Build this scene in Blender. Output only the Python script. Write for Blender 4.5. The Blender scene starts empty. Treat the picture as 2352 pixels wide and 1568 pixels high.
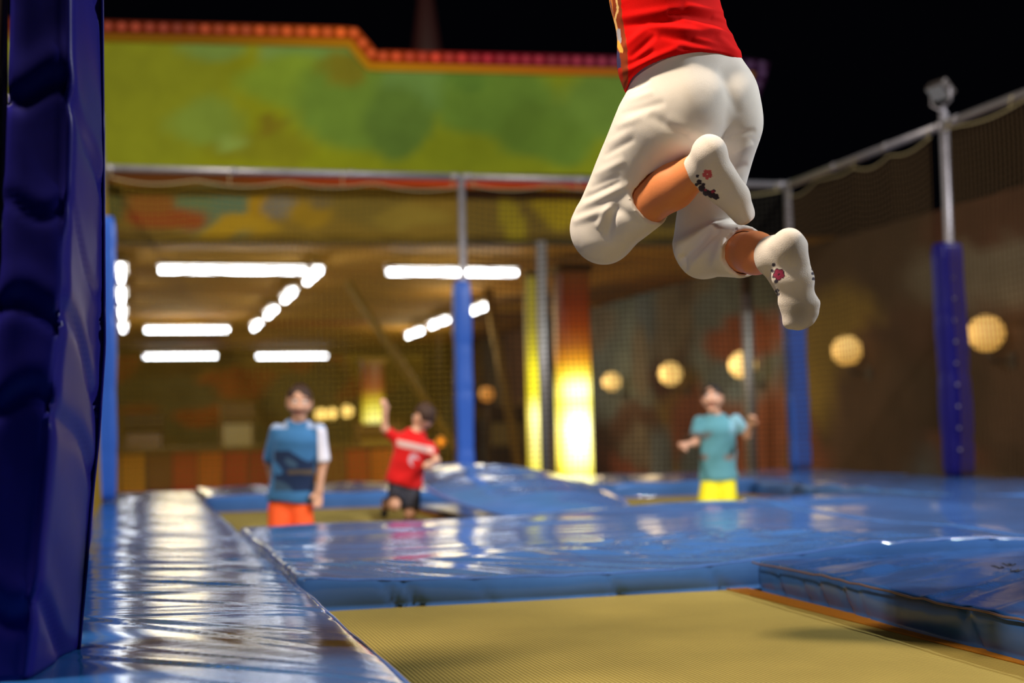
import bpy, bmesh, math, random
import numpy as np
from mathutils import Vector, Matrix

random.seed(7); RNG = np.random.RandomState(11)
SC = bpy.context.scene; COL = SC.collection
R = math.radians

# ------------------------------------------------------------------ camera, world, lamps, exposure
FPX = 3267.0; CXP, CYP = 1176.0, 784.0            # 50 mm on a 36 mm sensor, 2352 px wide
CAM = np.array([0.0, 0.0, 0.45])                    # lens 45 cm above the pads (pads' top is z = 0)
def cam_axes(yaw, pitch, roll):
    cy, sy, cp, sp, cr, sr = math.cos(yaw), math.sin(yaw), math.cos(pitch), math.sin(pitch), math.cos(roll), math.sin(roll)
    f = np.array([sy*cp, cy*cp, sp]); r = np.array([cy, -sy, 0.0]); u = np.cross(r, f)
    return cr*r + sr*u, -sr*r + cr*u, f
AX_R, AX_U, AX_F = cam_axes(R(14.962), R(3.566), R(-1.2531))
def ray(px, py): return AX_R*((px-CXP)/FPX) - AX_U*((py-CYP)/FPX) + AX_F
def at(px, py, d): return CAM + ray(px, py)*d                   # point at depth d
def aty(px, py, y): r = ray(px, py); return CAM + r*(y/r[1])    # point on the plane y = const
def atz(px, py, z): r = ray(px, py); return CAM + r*((z-CAM[2])/r[2])

cd = bpy.data.cameras.new('camera'); cam = bpy.data.objects.new('camera', cd); COL.objects.link(cam)
cam.matrix_world = Matrix(((AX_R[0], AX_U[0], -AX_F[0], CAM[0]), (AX_R[1], AX_U[1], -AX_F[1], CAM[1]), (AX_R[2], AX_U[2], -AX_F[2], CAM[2]), (0, 0, 0, 1)))
cd.lens = 50; cd.sensor_width = 36; cd.sensor_fit = 'HORIZONTAL'; cd.clip_end = 200; cd.clip_start = 0.05
cd.dof.use_dof = True; cd.dof.focus_distance = 3.42; cd.dof.aperture_fstop = 1.8; cd.dof.aperture_blades = 0
SC.camera = cam
W = bpy.data.worlds.new('night_sky'); SC.world = W; W.use_nodes = True
W.node_tree.nodes['Background'].inputs[0].default_value = (0.5, 0.55, 1.0, 1); W.node_tree.nodes['Background'].inputs[1].default_value = 0.0012
SC.view_settings.view_transform = 'Standard'; SC.view_settings.look = 'None'
SC.view_settings.exposure = 0.0; SC.view_settings.gamma = 1.0; SC.view_settings.use_curve_mapping = False
SC.cycles.use_denoising = True; SC.cycles.max_bounces = 6; SC.cycles.sample_clamp_indirect = 4.0
SC.cycles.caustics_reflective = False; SC.cycles.caustics_refractive = False

def spot(name, loc, target, watts, color, size=R(80), blend=0.5, radius=0.12):
    l = bpy.data.lights.new(name, 'SPOT'); l.energy = watts; l.color = color; l.spot_size = size; l.spot_blend = blend; l.shadow_soft_size = radius
    o = bpy.data.objects.new(name, l); COL.objects.link(o); o.location = loc
    o.rotation_euler = (Vector(target)-Vector(loc)).to_track_quat('-Z', 'Y').to_euler(); return o
# the park's own floodlights on the fence posts: one over the near left post, one on the near right post,
# then unseen spots added to brighten the jumper, the far trampolines and the sign
KEY_P, FILL_P = (-0.95, 2.80, 4.45), (6.42, 2.2, 4.4)
spot('flood_key', KEY_P, (1.7, 4.2, 0.4), 1650, (1.0, 0.84, 0.66), R(110), 0.6, 0.22)
spot('flood_fill', FILL_P, (1.8, 5.2, 0.2), 2000, (0.92, 0.96, 1.0), R(95), 0.6, 0.14)
spot('added_rear_spot', (-2.6, -3.0, 3.4), (1.75, 3.4, 1.15), 320, (1.0, 0.86, 0.70), R(20), 0.45, 0.12)  # added narrow spot behind the camera, lifts the jumper's back and misses the post
spot('added_far_spot_west', (-3.0, 6.5, 7.0), (3.0, 10.4, 0.3), 2700, (1.0, 0.92, 0.8), R(80), 0.6, 0.2)  # added out-of-frame spot that brightens the far trampolines from the left
spot('added_far_spot_east', (9.4, 5.5, 7.0), (3.5, 10.4, 0.3), 2300, (0.95, 0.96, 1.0), R(80), 0.6, 0.2)  # its added counterpart from the right
spot('added_sign_spot_west', (-2.2, 9.0, 7.6), (1.0, 18.0, 4.4), 2700, (1.0, 0.93, 0.7), R(62), 0.5, 0.2)  # added out-of-frame spot that brightens the left of the sign board
spot('added_sign_spot_east', (8.6, 9.0, 7.6), (6.0, 17.6, 4.4), 1700, (0.9, 1.0, 0.85), R(62), 0.5, 0.2)  # the same added for the right of the board

# ------------------------------------------------------------------ materials
def lin(c): return tuple(((x/255)/12.92 if x/255 <= 0.04045 else ((x/255+0.055)/1.055)**2.4) for x in c)
def mat(name, rgb=(128, 128, 128), rough=0.5, spec=0.5, metal=0.0, emit=None, strength=0.0, noise=0.0, nscale=8.0, bump=0.0, bscale=30.0, stretch=None, attr=False, coat=0.0, emit_attr=False, sheen=0.0, sss=0.0):
    m = bpy.data.materials.new(name); m.use_nodes = True; nt = m.node_tree; N = nt.nodes; L = nt.links
    b = N['Principled BSDF']; c = (*lin(rgb), 1)
    b.inputs['Base Color'].default_value = c; b.inputs['Roughness'].default_value = rough
    b.inputs['Specular IOR Level'].default_value = spec; b.inputs['Metallic'].default_value = metal
    b.inputs['Coat Weight'].default_value = coat; b.inputs['Coat Roughness'].default_value = 0.08
    b.inputs['Sheen Weight'].default_value = sheen
    if sss: b.inputs['Subsurface Weight'].default_value = sss; b.inputs['Subsurface Radius'].default_value = (0.02, 0.008, 0.004); b.inputs['Subsurface Scale'].default_value = 0.5
    src = None
    if attr:
        a = N.new('ShaderNodeAttribute'); a.attribute_name = 'Col'; src = a.outputs['Color']
    tc = N.new('ShaderNodeTexCoord'); mp = N.new('ShaderNodeMapping'); L.new(tc.outputs['Object'], mp.inputs[0])
    if stretch: mp.inputs['Scale'].default_value = stretch
    if noise:
        n = N.new('ShaderNodeTexNoise'); n.inputs['Scale'].default_value = nscale; n.inputs['Detail'].default_value = 4
        L.new(mp.outputs[0], n.inputs['Vector'])
        mx = N.new('ShaderNodeMix'); mx.data_type = 'RGBA'; mx.blend_type = 'MULTIPLY'; mx.inputs[0].default_value = 1.0
        rp = N.new('ShaderNodeMapRange'); rp.inputs[1].default_value = 0.3; rp.inputs[2].default_value = 0.7; rp.inputs[3].default_value = 1-noise; rp.inputs[4].default_value = 1+noise*0.4
        L.new(n.outputs['Fac'], rp.inputs[0]); L.new(rp.outputs[0], mx.inputs[7])
        if src is None: mx.inputs[6].default_value = c
        else: L.new(src, mx.inputs[6])
        src = mx.outputs[2]
    if src is not None: L.new(src, b.inputs['Base Color'])
    if emit is not None:
        b.inputs['Emission Color'].default_value = (*lin(emit), 1); b.inputs['Emission Strength'].default_value = strength
    if emit_attr:
        a = N.new('ShaderNodeAttribute'); a.attribute_name = 'Col'; L.new(a.outputs['Color'], b.inputs['Emission Color']); b.inputs['Emission Strength'].default_value = strength
    if bump:
        n2 = N.new('ShaderNodeTexNoise'); n2.inputs['Scale'].default_value = bscale; n2.inputs['Detail'].default_value = 3; L.new(mp.outputs[0], n2.inputs['Vector'])
        bp = N.new('ShaderNodeBump'); bp.inputs['Strength'].default_value = bump; bp.inputs['Distance'].default_value = 0.01
        L.new(n2.outputs['Fac'], bp.inputs['Height']); L.new(bp.outputs[0], b.inputs['Normal'])
    return m

V_LANE = mat('vinyl_lane', (34, 84, 144), 0.13, 0.36, bump=0.045, bscale=11, stretch=(1.0, 3.5, 1), noise=0.12, nscale=5)
V_PAD = mat('vinyl_pad', (64, 103, 162), 0.105, 0.5, bump=0.05, bscale=5, stretch=(1, 2, 1), noise=0.14, nscale=4)
V_DARK = mat('vinyl_dark_pad', (42, 78, 134), 0.2, 0.35, bump=0.15, bscale=9, stretch=(2, 1, 1), noise=0.18, nscale=7)
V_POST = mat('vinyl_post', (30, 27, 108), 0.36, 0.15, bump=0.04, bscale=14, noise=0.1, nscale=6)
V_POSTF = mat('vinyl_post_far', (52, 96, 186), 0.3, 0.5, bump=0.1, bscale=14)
PIPING = mat('piping_vinyl', (70, 100, 165), 0.25, 0.6)
PIPING_R = mat('piping_worn', (98, 78, 78), 0.3, 0.6)
STEEL = mat('galvanised_steel', (165, 160, 165), 0.45, 0.5, 0.6, noise=0.15, nscale=12)
STEEL_D = mat('dark_steel', (70, 62, 58), 0.5, 0.5, 0.3)
NETM = mat('net_twine_lit', (138, 108, 34), 0.85, 0.1)  # lit tint of the twine: each panel's light is put into its colour
NETM_D = mat('net_twine_shaded', (46, 42, 34), 0.85, 0.1)  # same twine with shade put into the colour
NETM_R = mat('net_twine_half_lit', (74, 57, 36), 0.85, 0.1)  # same twine, weaker light put into the colour
NETEDGE = mat('net_edge_rope', (165, 150, 110), 0.7, 0.2)
ORANGE_WEB = mat('orange_webbing', (142, 90, 14), 0.8, 0.2, bump=0.3, bscale=300)
ASPHALT = mat('asphalt', (38, 34, 32), 0.9, 0.3, noise=0.3, nscale=6)
FRAME_M = mat('frame_paint', (34, 36, 44), 0.6, 0.3)
WHITE_PL = mat('white_enamel', (215, 210, 200), 0.5, 0.4)
TUBE_M = mat('fluorescent_tube', (255, 255, 255), 0.4, 0.2, emit=(250, 252, 255), strength=14)
GLOBE_M = mat('warm_globe', (250, 220, 160), 0.4, 0.3, emit=(222, 164, 74), strength=0.95)
GLOBE_N = mat('warm_globe_pale', (250, 220, 160), 0.4, 0.3, emit=(240, 196, 112), strength=1.1)
GLOBE_S = mat('warm_small_globe', (250, 220, 160), 0.4, 0.3, emit=(255, 214, 110), strength=1.6)
GLOBE_O = mat('orange_globe', (250, 180, 90), 0.4, 0.3, emit=(255, 140, 20), strength=1.1)
LENS_M = mat('flood_lens', (255, 250, 240), 0.2, 0.5, emit=(255, 240, 220), strength=10)
LENS_OFF = mat('flood_lens_unlit', (150, 150, 150), 0.15, 0.6)
OCHRE = mat('ochre_paint', (128, 104, 48), 0.6, 0.3)
PAINT = mat('painted_board', rough=0.6, spec=0.06, attr=True, noise=0.12, nscale=3)
PAINT_W = mat('painted_wall', rough=0.8, spec=0.2, attr=True, noise=0.3, nscale=1.6)
GLOWCOL = mat('backlit_column', (20, 12, 4), 0.4, 0.3, emit_attr=True, strength=1.0)
GLOWTRIM = mat('lit_trim', (22, 6, 5), 0.8, 0.04, emit_attr=True, strength=1.0)
SKIN = mat('skin', (224, 138, 84), 0.5, 0.35, bump=0.05, bscale=160, sss=0.05)
SKIN_K = mat('skin_child', (196, 148, 122), 0.55, 0.3)
HAIR_B = mat('hair_brown', (58, 38, 28), 0.6, 0.3, bump=0.6, bscale=60, stretch=(1, 1, 0.2))
HAIR_D = mat('hair_dark', (36, 30, 26), 0.6, 0.3, bump=0.6, bscale=60, stretch=(1, 1, 0.2))
EYE_W = mat('eye_white', (230, 225, 220), 0.2, 0.5); EYE_D = mat('eye_iris', (40, 28, 22), 0.2, 0.5); LIP = mat('lip', (150, 80, 75), 0.5, 0.3)

def fabric(name, rgb=(200, 200, 200), rough=0.85, scale=900, attr=False, bump=0.25, noise=0.05):
    m = mat(name, rgb, rough, 0.2, attr=attr, noise=noise, nscale=9, sheen=0.15); nt = m.node_tree; N, L = nt.nodes, nt.links
    tc = N.new('ShaderNodeTexCoord'); w = N.new('ShaderNodeTexNoise'); w.inputs['Scale'].default_value = scale; L.new(tc.outputs['Object'], w.inputs['Vector'])
    bp = N.new('ShaderNodeBump'); bp.inputs['Strength'].default_value = bump; bp.inputs['Distance'].default_value = 0.002
    L.new(w.outputs['Fac'], bp.inputs['Height']); L.new(bp.outputs[0], N['Principled BSDF'].inputs['Normal']); return m
PANTS = fabric('white_cotton', (236, 228, 216))
REDSHIRT = fabric('red_jersey', attr=True); REDSHIRT.node_tree.nodes['Principled BSDF'].inputs['Sheen Weight'].default_value = 0; REDSHIRT.node_tree.nodes['Principled BSDF'].inputs['Specular IOR Level'].default_value = 0.1
SOCK = fabric('sock_knit', attr=True, scale=500, bump=0.5)
CLOTH_A = fabric('printed_cloth', attr=True)
def bed_material():
    m = mat('woven_bed', (164, 145, 76), 0.85, 0.15, noise=0.16, nscale=2.2); nt = m.node_tree; N, L = nt.nodes, nt.links; b = N['Principled BSDF']
    tc = N.new('ShaderNodeTexCoord')
    src = b.inputs['Base Color'].links[0].from_socket; h = None
    for ax, k in (('X', 1.0), ('Y', 0.75)):
        w = N.new('ShaderNodeTexWave'); w.wave_type = 'BANDS'; w.bands_direction = ax; w.inputs['Scale'].default_value = 2*math.pi/(20*0.0105)*1.0
        L.new(tc.outputs['Object'], w.inputs['Vector'])
        mr = N.new('ShaderNodeMapRange'); mr.inputs[3].default_value = 1-0.42*k; mr.inputs[4].default_value = 1.08; L.new(w.outputs['Fac'], mr.inputs[0])
        mx = N.new('ShaderNodeMix'); mx.data_type = 'RGBA'; mx.blend_type = 'MULTIPLY'; mx.inputs[0].default_value = 1
        L.new(src, mx.inputs[6]); L.new(mr.outputs[0], mx.inputs[7]); src = mx.outputs[2]
        if h is None: h = w.outputs['Fac']
        else:
            a = N.new('ShaderNodeMath'); a.operation = 'ADD'; L.new(h, a.inputs[0]); L.new(w.outputs['Fac'], a.inputs[1]); h = a.outputs[0]
    L.new(src, b.inputs['Base Color'])
    bp = N.new('ShaderNodeBump'); bp.inputs['Strength'].default_value = 0.4; bp.inputs['Distance'].default_value = 0.002; L.new(h, bp.inputs['Height']); L.new(bp.outputs[0], b.inputs['Normal'])
    return m
BED_M = bed_material()

# ------------------------------------------------------------------ object helpers
def link(name, me, m=None, parent=None, smooth=True):
    o = bpy.data.objects.new(name, me); COL.objects.link(o)
    if m is not None: me.materials.append(m)
    if parent is not None: o.parent = parent
    if smooth and len(me.polygons): me.polygons.foreach_set('use_smooth', [True]*len(me.polygons))
    return o
def pymesh(name, V, F, m=None, parent=None, smooth=True, origin=None, col=None):
    V = np.asarray(V, float)
    if parent is not None: V = V - np.array(parent.location)
    elif origin is not None: V = V - np.asarray(origin)
    me = bpy.data.meshes.new(name); me.from_pydata(V.tolist(), [], [list(map(int, f)) for f in F]); me.update()
    if col is not None:
        a = me.color_attributes.new('Col', 'FLOAT_COLOR', 'POINT'); c = np.ones((len(V), 4), np.float32); c[:, :3] = col; a.data.foreach_set('color', c.ravel())
    o = link(name, me, m, parent, smooth)
    if parent is None and origin is not None: o.location = origin
    return o
def tag(o, label=None, cat=None, group=None, kind=None):
    if label: o['label'] = label
    if cat: o['category'] = cat
    if group: o['group'] = group
    if kind: o['kind'] = kind
    return o
def thing(name, loc, label, cat, group=None):
    o = bpy.data.objects.new(name, None); COL.objects.link(o); o.location = tuple(float(v) for v in loc); o.empty_display_size = 0.1
    return tag(o, label, cat, group)
def obox(c, ax, half, bevel=0.0):                                # oriented box (chamfered when bevel > 0): verts, faces
    c = np.asarray(c, float); ax = [np.asarray(a, float) for a in ax]; V = []
    bm = bmesh.new(); bmesh.ops.create_cube(bm, size=2)
    for v in bm.verts: v.co = (v.co.x*half[0], v.co.y*half[1], v.co.z*half[2])
    if bevel: bmesh.ops.bevel(bm, geom=bm.edges[:], offset=bevel, segments=2, profile=0.5, affect='EDGES')
    bm.verts.index_update()
    V = [c + ax[0]*v.co.x + ax[1]*v.co.y + ax[2]*v.co.z for v in bm.verts]; Fs = [[v.index for v in f.verts] for f in bm.faces]; bm.free()
    return np.array(V), Fs
XYZ = (np.array([1., 0, 0]), np.array([0, 1., 0]), np.array([0, 0, 1.]))
def box(lo, hi, bevel=0.0):
    lo, hi = np.asarray(lo, float), np.asarray(hi, float); return obox((lo+hi)/2, XYZ, (hi-lo)/2, bevel)
def merge(parts):
    V, F, n = [], [], 0
    for v, f in parts:
        V.append(np.asarray(v)); F += [[i+n for i in q] for q in f]; n += len(v)
    return np.concatenate(V), F
def tube(pts, rad, seg=10, cap=True, closed=False):
    pts = [np.asarray(p, float) for p in pts]; n = len(pts); rad = [rad]*n if np.isscalar(rad) else rad
    V, F = [], []; prev = None
    for i, p in enumerate(pts):
        a = pts[(i-1) % n] if (closed or i > 0) else p; b = pts[(i+1) % n] if (closed or i < n-1) else p
        t = b-a; t = t/np.linalg.norm(t)
        if prev is None:
            prev = np.cross(t, (0, 0, 1) if abs(t[2]) < 0.9 else (1, 0, 0))
        s = prev-t*np.dot(prev, t); s = s/np.linalg.norm(s); prev = s; q = np.cross(t, s)
        for k in range(seg):
            w = 2*math.pi*k/seg; V.append(p+rad[i]*(math.cos(w)*s+math.sin(w)*q))
    for i in range(n if closed else n-1):
        for k in range(seg):
            j = (i+1) % n; F.append((i*seg+k, i*seg+(k+1) % seg, j*seg+(k+1) % seg, j*seg+k))
    if cap and not closed:
        F.append(tuple(range(seg))[::-1]); F.append(tuple((n-1)*seg+k for k in range(seg)))
    return np.array(V), F
def ball(c, r, u=14, v=9, sc=(1, 1, 1)):
    V, F = [], []
    for j in range(v+1):
        th = math.pi*j/v
        for i in range(u):
            ph = 2*math.pi*i/u; V.append((c[0]+r*sc[0]*math.sin(th)*math.cos(ph), c[1]+r*sc[1]*math.sin(th)*math.sin(ph), c[2]+r*sc[2]*math.cos(th)))
    for j in range(v):
        for i in range(u):
            F.append((j*u+i, (j+1)*u+i, (j+1)*u+(i+1) % u, j*u+(i+1) % u))
    return np.array(V), F
def unit(v): v = np.asarray(v, float); return v/np.linalg.norm(v)

class Sines:                                                      # cheap smooth noise
    def __init__(s, seed, freq, n=7, dim=3):
        r = np.random.RandomState(seed); d = r.normal(size=(n, dim)); d /= np.linalg.norm(d, axis=1)[:, None]
        s.k = d*freq*(0.6+0.9*r.rand(n))[:, None]; s.p = r.rand(n)*6.28; s.n = n
    def __call__(s, P): return np.sin(np.asarray(P) @ s.k.T + s.p).sum(1)/math.sqrt(s.n)
def paint(P2, base, blobs, seed=3, nz=0.12, freq=2.0):           # flat colour print on a board: (x, z, rx, rz, rgb)
    C = np.tile(np.array(lin(base)), (len(P2), 1)); wob = Sines(seed, 6.0, dim=2)
    w1, w2 = wob(P2)*0.06, Sines(seed+1, 6.0, dim=2)(P2)*0.06
    for x, z, rx, rz, rgb in blobs:
        d = np.hypot((P2[:, 0]+w1-x)/rx, (P2[:, 1]+w2-z)/rz); a = np.clip((1.15-d)/0.3, 0, 1)[:, None]; C = C*(1-a)+np.array(lin(rgb))*a
    return C*(1+nz*Sines(seed+2, freq, dim=2)(P2))[:, None].clip(0.3, 2)
def grid_sheet(name, P00, P10, P01, nu, nv, colfun, m, kind=None, thick=0.0):
    """A board: P00 -> P10 along u, P00 -> P01 along v, painted by colfun(u_metres, v_metres); thick > 0 gives it a back and edges."""
    P00, P10, P01 = map(lambda p: np.asarray(p, float), (P00, P10, P01)); U, Vv = P10-P00, P01-P00; lu, lv = np.linalg.norm(U), np.linalg.norm(Vv)
    uu, vv = np.meshgrid(np.linspace(0, 1, nu), np.linspace(0, 1, nv), indexing='ij'); uu, vv = uu.ravel(), vv.ravel()
    P = P00+uu[:, None]*U+vv[:, None]*Vv; C = colfun(np.stack([uu*lu, vv*lv], 1))
    F = [(i*nv+j, (i+1)*nv+j, (i+1)*nv+j+1, i*nv+j+1) for i in range(nu-1) for j in range(nv-1)]
    if thick:
        n = unit(np.cross(U, Vv)); q = [0, (nu-1)*nv, nu*nv-1, nv-1]; k = len(P); P = np.concatenate([P, P[q]-n*thick]); C = np.concatenate([C, C[q]])
        F += [(k+3, k+2, k+1, k)] + [(q[a], k+a, k+(a+1) % 4, q[(a+1) % 4]) for a in range(4)]
    o = pymesh(name, P, F, m, smooth=False, col=C)
    if kind: o['kind'] = kind
    return o

# ------------------------------------------------------------------ ground and the arcade hall behind
GZ = -0.95
pymesh('floor', *box((-25, -8, GZ-0.1), (25, 52, GZ)), ASPHALT, smooth=False)['kind'] = 'structure'
FK = 0.09; FY = 18.073                                            # the front of the arcade: y + FK x = FY
def onf(px, py, dy=0.0): r = ray(px, py); return CAM + r*((FY+dy)/(r[1]+FK*r[0]))
def fy(x): return FY-FK*x
FN = unit((FK, 1, 0))                                             # points into the hall
HX0, HX1, HY1, HZ = -8.0, 9.3, 46.0, 2.98
pymesh('floor_hall', *box((HX0, 18.9, GZ), (HX1-0.02, HY1, GZ+0.02)), mat('hall_floor', (205, 165, 100), 0.5, 0.4, noise=0.3, nscale=1.5), smooth=False)['kind'] = 'structure'
GZ_HALL = GZ+0.02
def wcol(base, blobs, seed, nz=0.25, freq=1.2): return lambda P: paint(P, base, blobs, seed, nz, freq)
grid_sheet('ceiling', (HX0, fy(HX0)+0.2, HZ), (HX1, fy(HX1)+0.2, HZ), (HX0, HY1, HZ), 60, 60,
           wcol((150, 112, 42), [(RNG.rand()*17, RNG.rand()*28, 0.6+RNG.rand()*1.6, 0.5+RNG.rand()*2, [(176, 84, 32), (186, 146, 42), (118, 80, 34), (184, 142, 56)][RNG.randint(4)]) for _ in range(46)], 5), PAINT_W, 'structure', 0)
grid_sheet('wall_back', (HX0, HY1, GZ), (HX1, HY1, GZ), (HX0, HY1, HZ), 80, 30,
           wcol((160, 122, 46), [(RNG.rand()*17, RNG.rand()*4, 0.4+RNG.rand()*1.3, 0.3+RNG.rand()*0.7, [(196, 92, 32), (206, 166, 46), (110, 82, 40), (120, 112, 70)][RNG.randint(4)]) for _ in range(40)], 8), PAINT_W, 'structure', 0.12)
grid_sheet('wall_left', (HX0, fy(HX0)+0.2, GZ), (HX0, HY1, GZ), (HX0, fy(HX0)+0.2, HZ), 50, 14,
           wcol((140, 104, 44), [(RNG.rand()*28, RNG.rand()*4, 0.5+RNG.rand()*1.5, 0.3+RNG.rand()*0.9, [(170, 84, 36), (180, 146, 40)][RNG.randint(2)]) for _ in range(20)], 9), PAINT_W, 'structure', 0.12)
rb = [(18+5*k, 1.2+1.6*(k % 2), 3.2, 1.3, [(142, 118, 58), (112, 120, 112), (150, 124, 56)][k % 3]) for k in range(5)]+[(RNG.rand()*42, RNG.rand()*3.9, 0.5+RNG.rand()*1.6, 0.3+RNG.rand()*0.9, [(120, 110, 92), (150, 122, 50), (84, 52, 38), (138, 80, 56), (106, 116, 120), (96, 70, 52)][RNG.randint(6)]) for _ in range(70)]
grid_sheet('wall_right', (HX1, 4.0, GZ), (HX1, HY1, GZ), (HX1, 4.0, HZ-0.02), 150, 24, wcol((76, 56, 40), rb, 12, 0.22), PAINT_W, 'structure', -0.12)

# the arcade's sign board: green print, stepped top, lit red and yellow edging with bulbs
sign_o = onf(700, 390); sg = thing('arcade_sign', (2.5, fy(2.5), 3.75), 'long green painted sign board with stepped top and lit red edging, above the arcade', 'sign')
FS = 0.09
def fpt(x, z, out=0.0): return np.array([x, fy(x), z])-FN*out
p_tl, p_s1, p_s2, p_tr, p_br, p_bl = onf(240, 92), onf(800, 108), onf(845, 166), onf(1722, 164), onf(1668, 400), onf(240, 391)
z_bot = 0.5*(p_bl[2]+onf(1340, 402)[2]); zt1 = 0.5*(p_tl[2]+p_s1[2]); zt2 = 0.5*(p_s2[2]+onf(1400, 166)[2])
XL, xs1, xs2, xtr, xbr = -4.0, p_s1[0], p_s2[0], p_tr[0], p_br[0]
def sign_top(x): return np.where(x < xs1, zt1, np.where(x < xs2, zt1+(zt2-zt1)*(x-xs1)/(xs2-xs1), zt2))
xsn = np.concatenate([np.linspace(XL, xs1, 40), np.linspace(xs1, xs2, 4)[1:], np.linspace(xs2, xbr, 40)[1:]]); nv = 24
P, F = [], []
for i, x in enumerate(xsn):
    for j in range(nv):
        v = j/(nv-1); z = z_bot+(float(sign_top(x))-z_bot)*v
        xx = x + (xtr-xbr)*v*max(0, (x-xs2)/(xbr-xs2))
        P.append(fpt(xx, z))
P = np.array(P); nf = len(P)
F = [(i*nv+j, (i+1)*nv+j, (i+1)*nv+j+1, i*nv+j+1) for i in range(len(xsn)-1) for j in range(nv-1)]
P2 = np.stack([P[:, 0], P[:, 2]], 1)
gb = [(xx, zz, rx, rz, c) for xx, zz, rx, rz, c in
      [(0.2, 4.6, 1.1, 0.9, (128, 132, 24)), (1.0, 5.35, 0.35, 0.2, (112, 134, 62)), (1.75, 5.3, 0.2, 0.22, (116, 140, 70)), (2.35, 5.25, 0.55, 0.28, (104, 132, 66)), (2.0, 4.9, 0.7, 0.3, (118, 138, 40)),
       (0.9, 4.4, 0.45, 0.35, (120, 138, 50)), (1.6, 4.05, 0.6, 0.25, (120, 118, 20)), (1.2, 4.15, 0.16, 0.16, (128, 146, 66)), (1.7, 4.35, 0.16, 0.14, (118, 104, 20)), (2.9, 4.6, 0.9, 0.6, (100, 124, 44)),
       (3.6, 4.9, 0.5, 0.3, (98, 126, 62)), (3.3, 4.4, 0.4, 0.5, (88, 112, 44)), (4.6, 4.7, 0.8, 0.45, (96, 122, 44)), (5.2, 4.3, 0.7, 0.4, (92, 116, 40)), (6.5, 4.7, 1.1, 0.5, (100, 124, 48)), (2.6, 5.1, 0.3, 0.25, (116, 108, 26)), (4.2, 5.0, 0.25, 0.15, (84, 112, 42))]]
right = np.clip((P2[:, 0]-0.3)/3.6, 0, 1)[:, None]
Cs = paint(P2, (134, 134, 10), gb, 21, 0.08, 2.5)*(1-right*0.45) + paint(P2, (106, 124, 34), gb, 21, 0.08, 2.5)*right*0.45
back = [fpt(XL, z_bot, -FS), fpt(xbr, z_bot, -FS), fpt(xtr, zt2, -FS), fpt(xs2, zt2, -FS), fpt(xs1, zt1, -FS), fpt(XL, zt1, -FS)]
n40 = len(xsn); rim = [0, (n40-1)*nv, (n40-1)*nv+nv-1, 42*nv+nv-1, 39*nv+nv-1, nv-1]
P = np.concatenate([P, np.array(back)]); Cs = np.concatenate([Cs, np.tile(lin((60, 60, 30)), (6, 1))])
F += [tuple(nf+k for k in range(6))[::-1]] + [(rim[k], nf+k, nf+(k+1) % 6, rim[(k+1) % 6]) for k in range(6)]
pymesh('board', P, F, PAINT, sg, smooth=False, col=Cs)
def ramp(x, stops):
    for (a, ca), (b, cb) in zip(stops, stops[1:]):
        if x <= b: t = max(0, (x-a)/(b-a)); return np.array(ca)*(1-t)+np.array(cb)*t
    return np.array(stops[-1][1])
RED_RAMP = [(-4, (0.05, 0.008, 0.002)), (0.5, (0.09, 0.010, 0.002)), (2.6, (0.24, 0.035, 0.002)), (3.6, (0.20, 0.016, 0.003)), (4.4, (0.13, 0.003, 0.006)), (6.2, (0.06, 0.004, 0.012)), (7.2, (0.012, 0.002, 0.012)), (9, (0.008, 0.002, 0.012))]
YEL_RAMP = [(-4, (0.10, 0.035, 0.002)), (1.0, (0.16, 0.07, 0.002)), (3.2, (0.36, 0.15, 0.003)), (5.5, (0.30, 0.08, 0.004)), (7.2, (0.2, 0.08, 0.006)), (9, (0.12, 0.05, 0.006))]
def edging(name, off, w, stops, out):
    """A strip along the stepped top, running parallel at distance off above the board's edge."""
    pts = [(XL, zt1+off), (xs1+off*0.45, zt1+off), (xs2+off*0.45, zt2+off), (xtr+off*1.2, zt2+off), (xtr+off*1.2-0.62, zt2-1.3)]
    dense = []
    for (a, b), (c, d) in zip(pts, pts[1:]):
        n = max(2, int(math.hypot(c-a, d-b)/0.15)); dense += [(a+(c-a)*k/n, b+(d-b)*k/n) for k in range(n)]
    dense.append(pts[-1]); V, C = [], []
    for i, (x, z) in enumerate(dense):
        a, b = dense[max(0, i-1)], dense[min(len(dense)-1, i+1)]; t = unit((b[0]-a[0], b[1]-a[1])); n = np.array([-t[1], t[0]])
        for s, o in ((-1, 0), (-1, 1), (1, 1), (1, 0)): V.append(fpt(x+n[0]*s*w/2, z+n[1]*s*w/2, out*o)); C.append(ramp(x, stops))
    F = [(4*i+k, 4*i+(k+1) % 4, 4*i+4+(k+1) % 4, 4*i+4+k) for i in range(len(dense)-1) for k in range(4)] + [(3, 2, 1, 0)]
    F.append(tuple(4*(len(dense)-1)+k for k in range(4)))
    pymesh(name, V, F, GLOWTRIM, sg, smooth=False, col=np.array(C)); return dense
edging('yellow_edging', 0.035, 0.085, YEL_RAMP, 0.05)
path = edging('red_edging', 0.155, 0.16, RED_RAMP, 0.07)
# bulbs, one by one along the red edging
seg = np.array(path); dl = np.r_[0, np.cumsum(np.hypot(*np.diff(seg, axis=0).T))]
tpl = None; s = 0.2
while s < dl[-1]-1.2:
    x, z = np.interp(s, dl, seg[:, 0]), np.interp(s, dl, seg[:, 1])
    if x > -0.9:
        c = ramp(x, RED_RAMP)*(1.8+1.8*RNG.rand()); v, f = ball((0, 0, 0), 0.05, 8, 5)
        b = pymesh('bulb', v+fpt(x, z, 0.10), f, GLOWTRIM, sg, col=np.tile(c+0.02, (len(v), 1)))
    s += 0.168
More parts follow.
